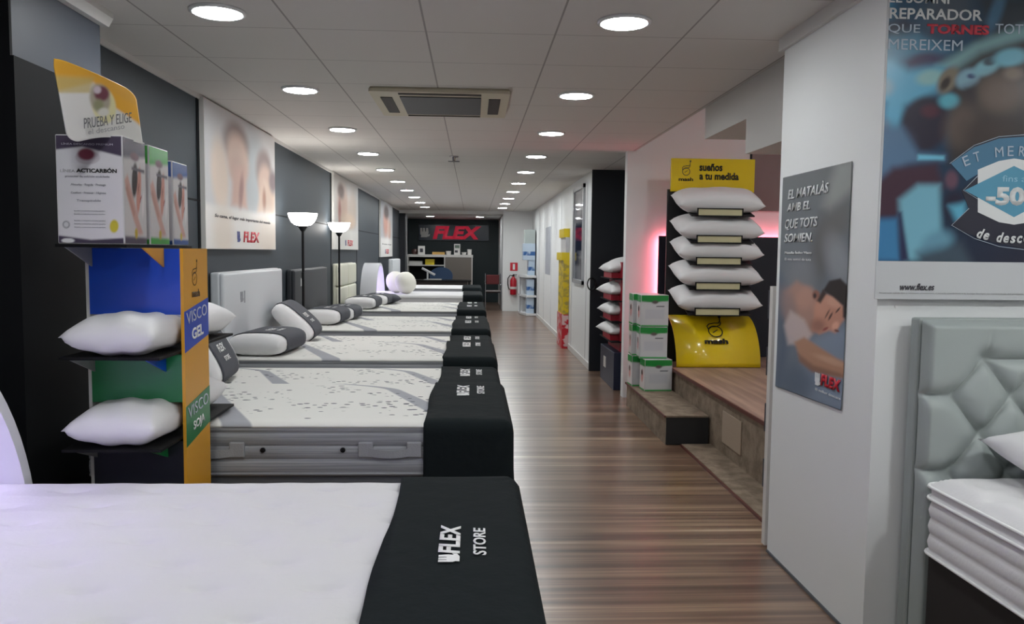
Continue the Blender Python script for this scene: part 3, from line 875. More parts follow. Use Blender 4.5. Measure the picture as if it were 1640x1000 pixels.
L2 = [('grad', (0, 1), (1, 0), (196, 190, 186), (232, 230, 228)), ('e', .35, .62, .22, .26, 12, (214, 182, 164), .5), ('e', .25, .80, .12, .10, 0, (120, 92, 84), .5), ('e', .2, .5, .05, .2, 0, (176, 110, 100), .5),
      ('e', .72, .60, .18, .28, -10, (204, 186, 172), .5), ('e', .55, .42, .3, .1, 0, (226, 200, 178), .6), ('p', [(-.1, -.1), (1.1, -.1), (1.1, .28), (-.1, .28)], (236, 234, 230), .04)]
canvas('middle white canvas of a sleeper on the left wall, behind the second lamp', 10.40, 12.55, 1.465, 2.445, L2, 1., None, .5, 50, 60)
L3 = [('grad', (0, 1), (1, 0), (176, 178, 184), (222, 220, 220)), ('e', .4, .62, .2, .26, 0, (196, 150, 136), .5), ('e', .45, .82, .2, .12, 0, (80, 66, 66), .5), ('e', .7, .5, .14, .2, 0, (210, 180, 166), .5),
      ('p', [(-.1, -.1), (1.1, -.1), (1.1, .34), (-.1, .34)], (236, 234, 232), .04)]
canvas('farthest white canvas on the left wall, above the arched headboard', 15.6, 17.84, 1.335, 2.445, L3, 1., 'Su cama, el lugar', .42, 40, 50)

# ------------------------------------------------------------------ card display stand with pillows (left)
SX0, SX1, SY0, SY1 = -1.43, -1.075, 3.03, 3.30
t = stand = thing('display_stand', 'ochre, blue and green card stand holding pillows beside the nearest bed', 'display stand', ((SX0+SX1)/2, (SY0+SY1)/2, 0))
part('side_panel', bx(SX1-.012, SX1, SY0, SY1, 0, 1.452), M_orange, t, label='ochre side panel with printed bands')
part('side_panel', bx(SX0, SX0+.012, SY0, SY1, 0, 1.452), M_whitecard, t)
for z0, z1, m in ((1.205, 1.45, M_bluecard), (.875, 1.075-.02, M_greencard), (.0, .725, M_navy)):
    part('front_panel', bx(SX0+.012, SX1-.012, SY0, SY0+.01, z0, z1), m, t)
    part('rear_panel', bx(SX0+.012, SX1-.012, SY1-.01, SY1, z0, z1), m, t)
# printed bands on the ochre side
for zc, m, words in ((1.16, M_bluecard, ('VISCO', 'GEL')), (.80, M_greencard, ('VISCO', 'SOJA'))):
    b = BM(); prism(b, [(0, -.10), (.27, -.055), (.27, .095), (0, .055)], (SX1+.0002, SY0, zc), (0, 1, 0), (0, 0, 1), .001)
    o = part('printed_band', b, m, t)
    lettering(words[0], (SX1+.0015, SY0+.02, zc+.005), (0, 1, .10), (0, 0, 1), .23, .045, mat('pale_print', (200, 205, 220), .5), t, bold=.0)
    lettering(words[1], (SX1+.0015, SY0+.075, zc-.06), (0, 1, .10), (0, 0, 1), .13, .045, M_print, t, bold=.03)
# small drawn emblem on the ochre side
def feather_mark(P0, right, up, s, m, parent, local=False):
    P0, right, up = Vector(P0), Vector(right).normalized(), Vector(up).normalized()
    b = BM()
    L = lambda q: [P0+right*(x*s)+up*(y*s) for x, y in q]
    tube(b, L([(.5+.33*math.cos(a), .34+.33*math.sin(a)) for a in np.linspace(0, 2*PI, 24)][:-1]), .030*s, 5, closed=True)
    tube(b, L([(.18, .48), (.14, .66), (.26, .80), (.52, .86), (.74, .86), (.84, .98), (.86, 1.18)]), .030*s, 5)
    tube(b, L([(.18, .48), (.36, .62), (.60, .64), (.80, .74), (.86, .92)]), .030*s, 5)
    tube(b, L([(.36, .26), (.48, .34), (.62, .44)]), .026*s, 5)
    n = right.cross(up)
    c = P0+right*(.86*s)+up*(1.26*s)
    M = plane_matrix(c, right, up); bb_ = BM(); box(bb_, -.07*s, .07*s, -.07*s, .07*s, -.004, .002); xf(bb_, M)
    me = bpy.data.meshes.new('tmp'); bb_.to_mesh(me); bb_.free(); b.from_mesh(me); bpy.data.meshes.remove(me)
    # press the line drawing flat against its sheet
    for v in b.verts:
        d = (v.co-P0).dot(n); v.co -= n*(d*.9)
    return part('emblem', b, m, parent, local=local)
M_lineink = mat('brown_line_print', (92, 66, 22), .6)
feather_mark((SX1+.001, SY0+.08, 1.31), (0, 1, 0), (0, 0, 1), .075, M_lineink, t)
lettering('mash', (SX1+.0012, SY0+.085, 1.265), (0, 1, 0), (0, 0, 1), .085, .03, M_lineink, t, bold=.03)
# shelves and gussets
SHELVES = (1.06, .735)
for zs in SHELVES+(1.452,):
    front = 2.82
    b = BM(); box(b, SX0, SX1-.014 if zs < 1.4 else -1.19, front, SY1+.38 if zs < 1.4 else 3.46, zs, zs+.010); part('shelf', b, mat('black_shelf', (14, 14, 16), .6, spec=.2), t)
    for gx, m in ((SX0+.02, M_greycard), (SX1-.075, {1.452: M_orange, 1.06: M_bluecard, .735: M_greencard}[zs])):
        b = BM()
        prism(b, [(0, 0), (SY0-front-.02, 0), (SY0-front-.02, -.07)], (gx, front+.02, zs), (0, 1, 0), (0, 0, 1), .006)
        part('gusset', b, m, t)
# header card: a bent sheet leaning out over the boxes
TL, TR = at(84, 90, 'y', 2.55), at(217, 148, 'y', 2.96)
BL, BR = at(110, 232, 'y', 2.70), at(229, 231, 'y', 2.96)
def card(u, v):
    p = (TL*(1-u)+TR*u)*v+(BL*(1-u)+BR*u)*(1-v)
    p += Vector((.35, -1, 0)).normalized()*(.035*math.sin(PI*u)*(.4+.6*v))
    p.z += .022*math.sin(PI*u)*(1-v)
    # rounded corners top right and bottom left
    return p
def card_in(u, v):
    """squeeze the unit square into a rounded sheet"""
    r = .16
    U, V = u, v
    cu, cv = min(max(u, r), 1-r), min(max(v, r), 1-r)
    du, dv = u-cu, v-cv
    if du and dv and ((u > .5) == (v > .5) or (u < .5 and v > .5 and r)):
        m = max(abs(du), abs(dv)); l = math.hypot(du, dv); k = m/l
        if not ((u > .5) == (v > .5)): k = k+(1-k)*.55
        U, V = cu+du*k, cv+dv*k
    return card(U, V)
LH = [('fill', (228, 228, 222)), ('p', [(70, 80), (240, 80), (240, 215), (150, 132), (95, 145), (70, 155)], (236, 176, 60), 5),
      ('p', [(70, 120), (150, 125), (145, 152), (70, 152)], (206, 186, 120), 6, .8), ('p', [(70, 149), (150, 149), (190, 175), (236, 214), (236, 240), (70, 240)], (230, 229, 224), 2.5),
      ('p', [(150, 128), (236, 182), (236, 205), (172, 165)], (240, 178, 50), 3), ('e', 166, 168, 19, 30, -14, (232, 226, 176), .12), ('e', 160, 158, 16, 24, -12, (176, 168, 150), .2), ('e', 163, 150, 12, 12, -10, (118, 66, 80), .3), ('e', 156, 144, 6, 6, 0, (210, 196, 205), .4), ('e', 158, 168, 8, 9, 0, (150, 152, 118), .5), ('e', 166, 180, 9, 7, -10, (226, 224, 214), .4)]
o = art_sheet('header_card', card_in, 72, 60, LH, M_art, t, 1.0); solidify(o, .004, -1)
def on_card(u, v, out=.006):
    a = (card(u+.02, v)-card(u-.02, v)).normalized(); c = (card(u, v+.02)-card(u, v-.02)).normalized()
    return card(u, v)+a.cross(c).normalized()*out, a, c
p, a, c = on_card(.20, .17, .0085); lettering('PRUEBA Y ELIGE', p, a, c, .185, .035, mat('grey_print', (112, 112, 112), .6), t, bold=.0)
p, a, c = on_card(.24, .08, .0085); lettering('el descanso', p, a, c, .14, .018, mat('light_grey_print', (164, 164, 164), .6), t)
b = BM(); q0 = card(.6, .1)+Vector((-.02, .02, 0)); tube(b, [q0, (q0.x-.03, q0.y+.12, 1.80), (-1.30, 3.2, 1.47)], .006, 6); part('card_stem', b, M_greycard, t)

def protector_box(x0, x1, y0, y1, z0, z1, top, name_label, text=None):
    g = 'mattress protector boxes on the display stand'
    t = thing('product_box', name_label, 'box', ((x0+x1)/2, (y0+y1)/2, z0), 0, g)
    part('carton', bx(x0, x1, y0, y1, z0, z1, bev=.004), mat('white_carton', (206, 204, 206), .35), t)
    # side print: a reclining sleeper
    sl = [('fill', (212, 208, 208)), ('p', [(-.1, .80), (1.1, .86), (1.1, 1.1), (-.1, 1.1)], top, .03), ('p', [(-.1, -.1), (1.1, -.1), (1.1, .06), (-.1, .07)], top, .02),
          ('p', [(.02, .60), (.16, .66), (.34, .50), (.60, .26), (.82, .10), (.62, .08), (.40, .22), (.10, .46)], (206, 164, 152), .03), ('p', [(.05, .52), (.14, .56), (.46, .30), (.40, .26)], (178, 130, 122), .03, .7),
          ('e', .66, .52, .24, .10, 70, (206, 146, 132), .22), ('e', .48, .62, .18, .12, 60, (44, 32, 34), .22), ('e', .66, .55, .07, .012, 60, (110, 64, 58), .4), ('e', .74, .44, .06, .014, 40, (150, 70, 70), .4), ('e', .86, .40, .14, .05, 70, (232, 226, 226), .4),
          ('e', .5, .84, .2, .04, 0, (110, 76, 88), .3), ('p', [(.35, .71), (.95, .70), (.95, .735), (.35, .74)], (104, 98, 106), .012), ('e', .5, .10, .07, .05, 0, (196, 170, 60), .3)]
    art_sheet('side_print', flat((x1+.0008, y0+.004, z0+.004), (0, y1-y0-.008, 0), (0, 0, z1-z0-.008)), 40, 70, sl, M_artgloss, t, .95, uvspace=True)
    fl = [('grad', (0, 1), (1, 0), (206, 206, 210), (222, 218, 222)), ('p', [(-.1, .86), (.4, .90), (1.1, .80), (1.1, 1.1), (-.1, 1.1)], top, .012), ('p', [(-.1, -.1), (1.1, -.1), (1.1, .055), (.5, .03), (-.1, .075)], top, .012),
          ('e', .48, .80, .19, .065, 0, (190, 184, 190), .1), ('e', .46, .83, .13, .055, 0, (120, 62, 76), .25), ('e', .12, .17, .055, .035, 0, (130, 130, 136), .2), ('e', .12, .17, .04, .025, 0, (206, 206, 210), .2),
          ('e', .86, .16, .07, .06, 20, (206, 190, 70), .2), ('e', .14, .02, .10, .022, 0, (226, 226, 228), .2)]
    art_sheet('front_print', flat((x0+.004, y0-.0008, z0+.004), (x1-x0-.008, 0, 0), (0, 0, z1-z0-.008)), 80, 110, fl, M_artgloss, t, 1., uvspace=True)
    if text:
        w, h = x1-x0, z1-z0; P = lambda u, v: (x0+w*u, y0-.0012, z0+h*v)
        lettering('LÍNEA', P(.07, .655), (1, 0, 0), (0, 0, 1), w*.22, h*.034, mat('light_grey_print', (164, 164, 164)), t)
        lettering('ACTICARBÓN', P(.31, .655), (1, 0, 0), (0, 0, 1), w*.60, h*.046, M_blackink, t, bold=.03)
        lettering('LÍNEA DESCANSO PREMIUM', P(.10, .905), (1, 0, 0), (0, 0, 1), w*.76, h*.022, mat('lilac_print', (170, 166, 182), .6), t)
        for k, (s, u0, u1, v) in enumerate((('protector de colchón acolchado', .14, .80, .605), ('Absorbe · Regula · Protege', .22, .74, .53), ('Confort · Frescor · Higiene', .22, .74, .455), ('Transpirable', .30, .66, .385))):
            lettering(s, P(u0, v), (1, 0, 0), (0, 0, 1), w*(u1-u0), h*.026, mat('mid_grey_print', (138, 138, 146), .6), t)
        for v in (.30, .27, .21, .18, .15): lettering('lavable a máquina sesenta grados', P(.26, v), (1, 0, 0), (0, 0, 1), w*.46, h*.010, mat('mid_grey_print', (138, 138, 146), .6), t)
    return t
purple = (78, 70, 88)
protector_box(-1.425, -1.20, 2.83, 3.02, 1.463, 1.835, purple, 'white and purple protector box facing front, on top of the card stand', True)
protector_box(-1.425, -1.20, 3.05, 3.24, 1.463, 1.833, (60, 160, 60), 'protector box with a green top band, middle of three on the card stand')
protector_box(-1.425, -1.20, 3.28, 3.45, 1.463, 1.80, (50, 84, 150), 'protector box with a blue top band, rearmost of three on the card stand')

sp0 = None
def stand_pillow(loc, rot, label, g='white pillows on the card stand'):
    global sp0
    if sp0 is None:
        t = part('pillow', cushion_bm(.32, .42, .15, 24, .04, 3.2, .5, 3), M_pillow, None, smooth=True)
        t.location = loc; t.rotation_euler = rot; sp0 = t; return tag(t, label, 'pillow', g)
    return dup(sp0, loc, rot, label, g)
stand_pillow((-1.255, 3.0, 1.07+.072), R(0, 0, 0), 'white pillow on the upper front shelf of the card stand, under the blue panel')
stand_pillow((-1.255, 3.0, .745+.072), R(0, 0, 0), 'white pillow on the lower front shelf of the card stand, under the green panel')
stand_pillow((-1.255, 3.53, 1.07+.072), R(0, 0, -2), 'white pillow on the upper rear shelf of the card stand, past the ochre side')
stand_pillow((-1.29, 3.53, .745+.072), R(0, 0, 0), 'white pillow on the lower rear shelf of the card stand')

# ------------------------------------------------------------------ pillow tower on the platform (right)
SYB = 7.50
bx0, bx1 = 1.845, 2.62
t = tower = thing('pillow_display', 'tall yellow and black stand with five tilted pillows on the platform', 'display stand', ((bx0+bx1)/2, SYB, PZ))
part('back_board', bx(bx0-.02, bx1-.02, SYB, SYB+.03, PZ, 2.06), mat('black_board', (24, 24, 28), .5), t)
hz0, hz1 = at(1140, 308, 'y', SYB).z, at(1140, 255, 'y', SYB).z
part('header', bx(bx0, bx1+.02, SYB-.03, SYB-.002, hz0, hz1, bev=.004), M_yellow, t, label='glossy yellow header sign')
px_text('sueños', 1120, 262, 1157, 274, 'y', SYB-.031, M_blackink, t, bold=.035)
px_text('a tu medida', 1120, 276, 1183, 288, 'y', SYB-.031, M_blackink, t, bold=.035)
p = at(1090, 281, 'y', SYB-.031); feather_mark(p, (1, 0, 0), (0, 0, 1), .105, M_blackink, t)
px_text('mash', 1087, 284, 1110, 290, 'y', SYB-.031, M_blackink, t, bold=.03)
# curved yellow foot
b = BM(); n = 18; top = at(1130, 505, 'y', SYB-.02).z; L_, R_ = [], []
for k in range(n+1):
    f = k/n; a = f*PI/2
    y = SYB-.03-.40*math.sin(a*.98); z = PZ+.004+(top-PZ)*math.cos(a)
    L_.append(b.verts.new((bx0-.02+.015*f, y, z))); R_.append(b.verts.new((bx1-.0-.02+.01*f, y, z)))
for k in range(n): b.faces.new((L_[k], L_[k+1], R_[k+1], R_[k]))
o = part('foot_panel', b, M_yellow, t, smooth=True, label='curved glossy yellow foot panel'); solidify(o, .006, -1)
p = at(1140, 550, 'y', 7.22)
def foot(u, f):
    a = f*PI/2
    return Vector((bx0+(bx1-bx0)*u, SYB-.03-.40*math.sin(a*.98)-.004, PZ+.004+(top-PZ)*math.cos(a)+.004))
up = (foot(.5, .50)-foot(.5, .62)).normalized()
lettering('mash', foot(.335, .70), (1, 0, 0), (foot(.5, .62)-foot(.5, .72)), .215, .05, M_blackink, t, bold=.035, lift=.012)
feather_mark(foot(.365, .60)+Vector((0, -.004, .004)), (1, 0, 0), (foot(.5, .35)-foot(.5, .58)), .19, M_blackink, t)
PZS = [347, 390, 425, 465, 506]
mashp = None
names = ['topmost', 'second', 'third', 'fourth', 'lowest']
M_gold = mat('gold_price_strip', (206, 200, 160), .3)
for i, yb in enumerate(PZS):
    zb_ = at(1140, yb-2, 'y', SYB-.40).z
    # tilted tray with a rimmed label holder
    th = math.radians(17)
    M = Matrix.Translation((0, SYB-.005, zb_+.40*math.tan(th))) @ Matrix.Rotation(th, 4, 'X')
    b = BM(); box(b, bx0+.10, bx1-.10, -.42, 0, -.012, 0); xf(b, M); part('shelf', b, mat('black_board', (24, 24, 28)), t)
    hb = BM(); hx0, hx1 = bx0+.145, bx1-.215
    z0h, z1h = zb_-.012, zb_+.062; yf = SYB-.425
    for a in ((hx0, hx1, z0h, z0h+.010), (hx0, hx1, z1h-.010, z1h), (hx0, hx0+.01, z0h, z1h), (hx1-.01, hx1, z0h, z1h)): box(hb, a[0], a[1], yf-.012, yf, a[2], a[3])
    h = part('label_holder', hb, M_black_metal, t)
    part('price_strip', bx(hx0+.01, hx1-.01, yf-.006, yf-.002, z0h+.01, z1h-.01), M_gold, h)
    loc = (M @ Vector((( bx0+bx1)/2-.005, -.205, .085)))
    lab = '%s white pillow on the yellow and black pillow stand' % names[i]
    if mashp is None:
        mashp = part('pillow', cushion_bm(.78, .40, .215, 26, .035, 3.4, .5, 11), M_pillow, None, smooth=True)
        mashp.location = loc; mashp.rotation_euler = (th, 0, R(0, 0, -2)[2]); tag(mashp, lab, 'pillow', 'pillows on the tall platform stand')
    else: dup(mashp, loc, (th, 0, math.radians((-2, 1, -1, 2, 0)[i])), lab)

# backlit dark wall board behind the stand
px0 = at(1052, 500, 'y', 7.86)
t = thing('backlit_board', 'dark navy wall board with red light glowing round its edge', 'wall board', (2.8, 7.88, PZ))
part('board', bx(px0.x, 4.15, 7.845, 7.865, PZ+.002, at(1052, 378, 'y', 7.86).z), mat('dark_navy_board', (30, 32, 44), .45), t)
zt_ = at(1052, 378, 'y', 7.86).z
b = BM(); box(b, px0.x+.02, px0.x+.032, 7.875, 7.89, PZ+.03, zt_-.02); part('led_strip', b, M_led_red, t, label='glowing red light strip')
b = BM(); box(b, px0.x+.04, 4.1, 7.875, 7.89, zt_-.032, zt_-.02); part('led_strip', b, M_led_red, t, label='glowing red light strip')
b = BM(); box(b, px0.x+.3, 4.0, 7.865, 7.926, PZ+.3, PZ+.34); part('batten', b, M_black, t)
# bronze glossy panel high on the partition with a thin rod before it
t = thing('bronze_panel', 'brown glossy panel high on the partition, right of the yellow header', 'panel', (3.1, 7.9, 1.8))
a0, a1 = at(1200, 338, 'y', 7.92), at(1240, 232, 'y', 7.92)
part('panel', bx(a0.x, 3.6, 7.905, 7.928, a0.z, a1.z+.1), mat('bronze_gloss', (136, 112, 110), .25, vary=.2, bscale=2), t)
b = BM(); p0 = at(1203, 255, 'y', 7.6); tube(b, [(p0.x, 7.6, p0.z), (p0.x, 7.6, 3.2)], .012, 8)
o = part('ceiling_rod', b, M_black_metal, None); tag(o, 'thin dark rod hanging behind the yellow header, right side', 'rod')

# green and white cartons on the step
carton0 = None
def carton(loc, rz, lab):
    global carton0
    g = 'green and white cartons stacked on the step'
    if carton0 is None:
        t = thing('product_box', lab, 'box', loc, rz, g); carton0 = t
        part('carton', bx(-.125, .125, -.085, .085, 0, .285, bev=.005), mat('white_carton', (206, 204, 206)), t, local=True)
        fl = [('fill', (206, 206, 208)), ('p', [(-.1, .80), (.5, .78), (1.1, .83), (1.1, 1.1), (-.1, 1.1)], (38, 140, 62), .012), ('p', [(-.1, -.1), (1.1, -.1), (1.1, .035), (-.1, .05)], (60, 160, 80), .012), ('e', .5, .78, .12, .05, 0, (96, 86, 84), .3), ('p', [(.56, .635), (.86, .635), (.86, .665), (.56, .665)], (70, 70, 76), .01),
              ('p', [(.15, .25), (.85, .25), (.85, .55), (.15, .55)], (190, 192, 200), .03, .6)]
        art_sheet('front_print', flat((-.122, -.0858, .003), (.244, 0, 0), (0, 0, .279)), 30, 34, fl, M_artgloss, t, 1., uvspace=True, local=True)
        sl = [('fill', (214, 210, 210)), ('p', [(-.1, .78), (1.1, .78), (1.1, 1.1), (-.1, 1.1)], (44, 150, 70), .02), ('e', .5, .45, .22, .2, 20, (206, 150, 146), .3), ('e', .45, .56, .16, .09, 0, (80, 60, 60), .3), ('p', [(-.1, -.1), (1.1, -.1), (1.1, .05), (-.1, .05)], (60, 160, 80), .02)]
        art_sheet('side_print', flat((-.1258, .082, .003), (0, -.164, 0), (0, 0, .279)), 20, 30, sl, M_artgloss, t, 1., uvspace=True, local=True)
        return t
    return dup(carton0, loc, (0, 0, rz), lab)
for s, (dx, dy, nm) in enumerate(((0, 0, 'front stack'), (-.03, .21, 'rear stack'))):
    for k, lv in enumerate(('bottom', 'middle', 'top')):
        ex = .03 if (s == 0 and k == 0) else 0
        carton((1.625+dx+ex, 7.14+dy-ex*2, .227+k*.2865), math.radians((3, -2, 1)[k]), 'green and white carton, %s of the %s on the step' % (lv, nm))

# white edges of leaning boards behind the pillar
for k, (y, h) in enumerate(((3.99, 1.28), )):
    t = thing('leaflet_rack', 'slim white leaflet rack behind the pillar, only its edge showing', 'rack', (1.52, y, 0))
    part('panel', bx(1.452, 1.58, 3.80, 3.84, .016, 1.30), M_whitecard, t)
    for q in range(4):
        part('leaflet', bx(1.449, 1.575, 3.84, 3.85, .30+q*.28, .44+q*.28), mat('dark_leaflet', (60, 62, 70), .5), t)

# ------------------------------------------------------------------ red pillow rack in the niche
t = rack = thing('pillow_rack', 'red and navy pillow rack standing in the dark niche', 'display stand', (1.78, 8.6, 0))
M_rackred = mat('red_card', (168, 20, 44), .4)
part('base', bx(1.50, 1.86, 8.35, 9.25, 0, .40, bev=.006), mat('navy_card', (24, 30, 56), .45), t)
part('back', bx(1.58, 1.84, 8.45, 9.20, .40, 1.36, bev=.004), M_rackred, t)
part('label_plate', bx(1.496, 1.50, 8.86, 9.0, .17, .29), M_whitecard, t)
for k, z in enumerate((.60, .815, 1.035, 1.275)):
    part('shelf', bx(1.48, 1.84, 8.42, 9.22, z-.10, z-.088), M_black, t)
    b = BM(); box(b, 1.49, 1.62, 8.55, 9.05, z-.088, z-.03); part('tray_front', b, M_rackred, t)
sb0 = None
for k, z in enumerate((.60, .815, 1.035, 1.275)):
    lab = 'white pillow on the red rack in the niche, %s shelf' % ('lowest', 'second', 'third', 'top')[k]
    loc, rt = (1.68, 8.80, z+.0), R(0, -14, 90)
    if sb0 is None:
        sb0 = part('pillow', cushion_bm(.72, .44, .15, 20, .05, 2.6, .5, 5), M_pillow, None, smooth=True); sb0.location = (1.66, 8.82, z+.055); sb0.rotation_euler = R(0, -14, 4)
        sb0.data.transform(Matrix.Rotation(PI/2, 4, 'Z')); tag(sb0, lab, 'pillow', 'pillows on the red rack')
    else: dup(sb0, (1.66, 8.82, z+.055), R(0, -14, (4, 2, 5, 0)[k]), lab)
b = BM(); c = at(947, 455, 'y', 9.72)
tube(b, [(c.x+.05*math.cos(a), 9.70, c.z+.075*math.sin(a)) for a in np.linspace(0, 2*PI, 22)][:-1], .008, 8, closed=True)
box(b, c.x+.035, c.x+.06, 9.69, 9.74, c.z-.02, c.z+.02)
o = part('door_pull', b, M_black_metal, None); tag(o, 'black ring pull on the edge of the dark niche board', 'handle')

# ------------------------------------------------------------------ right wall
t = thing('framed_poster', 'grey framed glossy poster high on the white right wall', 'poster', (RW, 11.0, 1.0))
y0, y1 = 10.45, 11.50; z0, z1 = at(920, 452, 'x', RW).z, 2.36
fb = BM()
for a in ((y0, y1, z0, z0+.05), (y0, y1, z1-.05, z1), (y0, y0+.05, z0, z1), (y1-.05, y1, z0, z1)): box(fb, RW-.03, RW, a[0], a[1], a[2], a[3])
part('frame', fb, mat('silver_grey_frame', (176, 178, 182), .3), t)
lf = [('grad', (0, 1), (0, 0), (176, 178, 184), (150, 154, 164)), ('p', [(.12, .16), (.8, .16), (.8, .62), (.12, .62)], (30, 40, 78), .03), ('e', .5, .8, .25, .1, 0, (206, 208, 212), .5)]  # pale oval near the top: reflected lights painted into the picture
art_sheet('printed_picture', flat((RW-.012, y1-.05, z0+.05), (0, y0-y1+.1, 0), (0, 0, z1-z0-.1)), 24, 60, lf, art_mat('glazed_print', .06, .9), t, .9, uvspace=True)
t = thing('wall_strip_poster', 'narrow pale grey poster on the right wall beyond the yellow display', 'poster', (RW, 15.5, 1.2))
part('sheet', bx(RW-.006, RW-.001, 15.05, 16.1, at(878, 440, 'x', RW).z, at(878, 364, 'x', RW).z), mat('pale_grey_sheet', (176, 180, 188), .5, vary=.15, bscale=6), t)
# yellow pillar display
t = thing('yellow_display', 'narrow yellow product display with a red foot against the right wall', 'display stand', (1.41, 12.4, 0))
ya, yb = 12.06, 12.75
ym = NT('yellow_printed_packs'); a_ = ym.noise(ym.scaled(6, 6, 14), 1., 2); M_packs = ym.out(ym.mix(ym.smooth(a_, .45, .6), lin((224, 196, 30)), lin((170, 150, 70))), .4)
part('column', bx(1.37, RW-.003, ya, yb, .52, 1.34), M_packs, t)
rm = NT('red_printed_packs'); a_ = rm.noise(rm.scaled(7, 7, 9), 1., 2); M_rpacks = rm.out(rm.mix(rm.smooth(a_, .5, .58), lin((196, 24, 44)), lin((222, 190, 190))), .4)
part('foot', bx(1.36, RW-.003, ya, yb+.02, .0, .52), M_rpacks, t, label='red printed foot')
part('tray', bx(1.34, RW-.003, ya, yb+.04, 1.34, 1.46), M_yell2, t)
part('panel', bx(1.40, RW-.003, ya, yb, 1.46, 1.69), mat('pale_packaging', (196, 196, 200), .5, vary=.15, bscale=14), t)
part('header', bx(1.37, RW-.003, ya, yb, 1.69, 1.82), M_yell2, t)
# fire extinguisher and sign
p = at(822, 456, 'y', 19.68)
t = thing('fire_extinguisher', 'red fire extinguisher on the white end wall under its sign', 'fire extinguisher', (p.x, 19.66, p.z-.25))
M_fire = mat('red_lacquer', (176, 20, 40), .3)
b = BM(); lathe(b, [(.0, 0), (.075, .0), (.082, .02), (.082, .34), (.06, .40), (.03, .43), (.03, .45), (0, .45)], (0, 0, 0), 24); part('cylinder', b, M_fire, t, local=True, smooth=True)
b = BM(); lathe(b, [(.083, .14), (.083, .20)], (0, 0, 0), 24, cap=False); part('label_band', b, M_whitecard, t, local=True)
b = BM(); lathe(b, [(.025, .45), (.025, .49), (0, .49)], (0, 0, 0), 12); box(b, -.012, .09, -.012, .012, .49, .505); box(b, -.012, .08, -.012, .012, .46, .472); part('valve', b, M_black_metal, t, local=True)
b = BM(); tube(b, [(-.02, 0, .47), (-.08, 0, .48), (-.135, 0, .40), (-.14, 0, .28), (-.12, 0, .18), (-.09, 0, .12)], .012, 8); part('hose', b, M_black_metal, t, local=True)
b = BM(); box(b, -.03, .03, .06, .09, .2, .35); part('bracket', b, M_chrome, t, local=True)
a0, a1 = at(817, 434, 'y', 19.74), at(829, 421, 'y', 19.74)
t = thing('fire_sign', 'small red and white extinguisher sign on the end wall', 'sign', ((a0.x+a1.x)/2, 19.745, a0.z))
part('plate', bx(a0.x, a1.x, 19.742, 19.749, a0.z, a1.z), M_red, t)
part('symbol', bx((a0.x+a1.x)/2-.028, (a0.x+a1.x)/2+.028, 19.740, 19.742, a0.z+.03, a1.z-.03), M_print, t)
# corner shelf with blue and white boxes
t = thing('corner_shelf', 'white two tier shelf standing in the far right corner', 'shelf', (1.3, 18.9, 0))
S0, S1 = 1.10, RW-.005
def shelfpoly(z0, z1):
    b = BM(); vs = [(S0, 18.75), (S0+.13, 18.2), (S1, 18.2), (S1, 19.2), (S0, 19.2)]
    lo = [b.verts.new((x, y, z0)) for x, y in vs]; hi = [b.verts.new((x, y, z1)) for x, y in vs]
    b.faces.new(lo[::-1]); b.faces.new(hi)
    for i in range(5): b.faces.new((lo[i], lo[(i+1) % 5], hi[(i+1) % 5], hi[i]))
    return b
for z in (.06, .48, .93): part('shelf', shelfpoly(z-.05, z), M_whitegloss, t)
part('back_panel', bx(S0, S1, 19.2, 19.22, 0, .93), M_whitegloss, t)
part('side_panel', bx(S1-.03, S1, 18.22, 19.2, .06, .93), M_navy, t, label='dark side panel')
part('upright', bx(S0, S0+.025, 18.76, 18.79, .06, .88), M_greycard, t)
bm_ = NT('blue_and_white_packaging'); zz = bm_.z
k_ = bm_.f('LESS_THAN', bm_.f('ABSOLUTE', bm_.f('SUBTRACT', zz, .15)), .045); nn = bm_.noise(bm_.scaled(9, 9, 4), 1., 2)
M_bluepack = bm_.out(bm_.mix(bm_.f('MULTIPLY', k_, bm_.smooth(nn, .35, .55)), lin((190, 208, 226)), lin((50, 100, 165))), .4)
bp0 = None
for (x0, y0, z0, w, h, lab) in ((1.24, 18.28, .06, .17, .36, 'on the lower tier of the corner shelf'), (1.24, 18.28, .48, .17, .36, 'on the upper tier of the corner shelf'),
                                (1.28, 18.45, .93, .15, .35, 'standing directly on top of the corner shelf'), (1.16, 18.40, 1.28, .27, .38, 'the wide one balanced above the corner shelf')):
    o = part('product_box', bx(0, w, 0, .45, 0, h, bev=.006), M_bluepack, None); o.location = (x0, y0, z0)
    tag(o, 'blue and white packaged box, '+lab, 'box', 'blue and white boxes by the corner shelf')
o = part('product_box', bx(0, .24, 0, .4, 0, .32, bev=.006), mat('grey_green_pack', (176, 186, 184), .5), None); o.location = (1.19, 18.42, 1.66)
tag(o, 'pale grey box topmost of the pile above the corner shelf', 'box', 'blue and white boxes by the corner shelf')

# ------------------------------------------------------------------ far recess: sign, sideboard, desk, chairs
YB = 23.17
a0, a1 = at(671, 385, 'y', YB), at(783, 361, 'y', YB)
t = thing('shop_sign', 'dark glass sign with big red letters on the back wall', 'sign', ((a0.x+a1.x)/2, YB, a0.z))
part('panel', bx(a0.x, a1.x, YB-.04, YB+.03, a0.z, a1.z), mat('dark_blue_glass', (44, 56, 72), .25), t)
p0, p1 = at(693, 383, 'y', YB-.05), at(771, 363, 'y', YB-.05)
lettering('FLEX', (p0.x, YB-.042, p0.z), (1, 0, 0), (0, 0, 1), p1.x-p0.x, p1.z-p0.z, mat('red_sign_letter', (214, 30, 56), .4, emit=(.8, .05, .1), es=.25), t, bold=.05, shear=.2, lift=.03)
p0 = at(673, 380, 'y', YB-.05); brand_mark(t, (p0.x, YB-.045, p0.z), (1, 0, 0), (0, 0, 1), .28, M_whitecard)
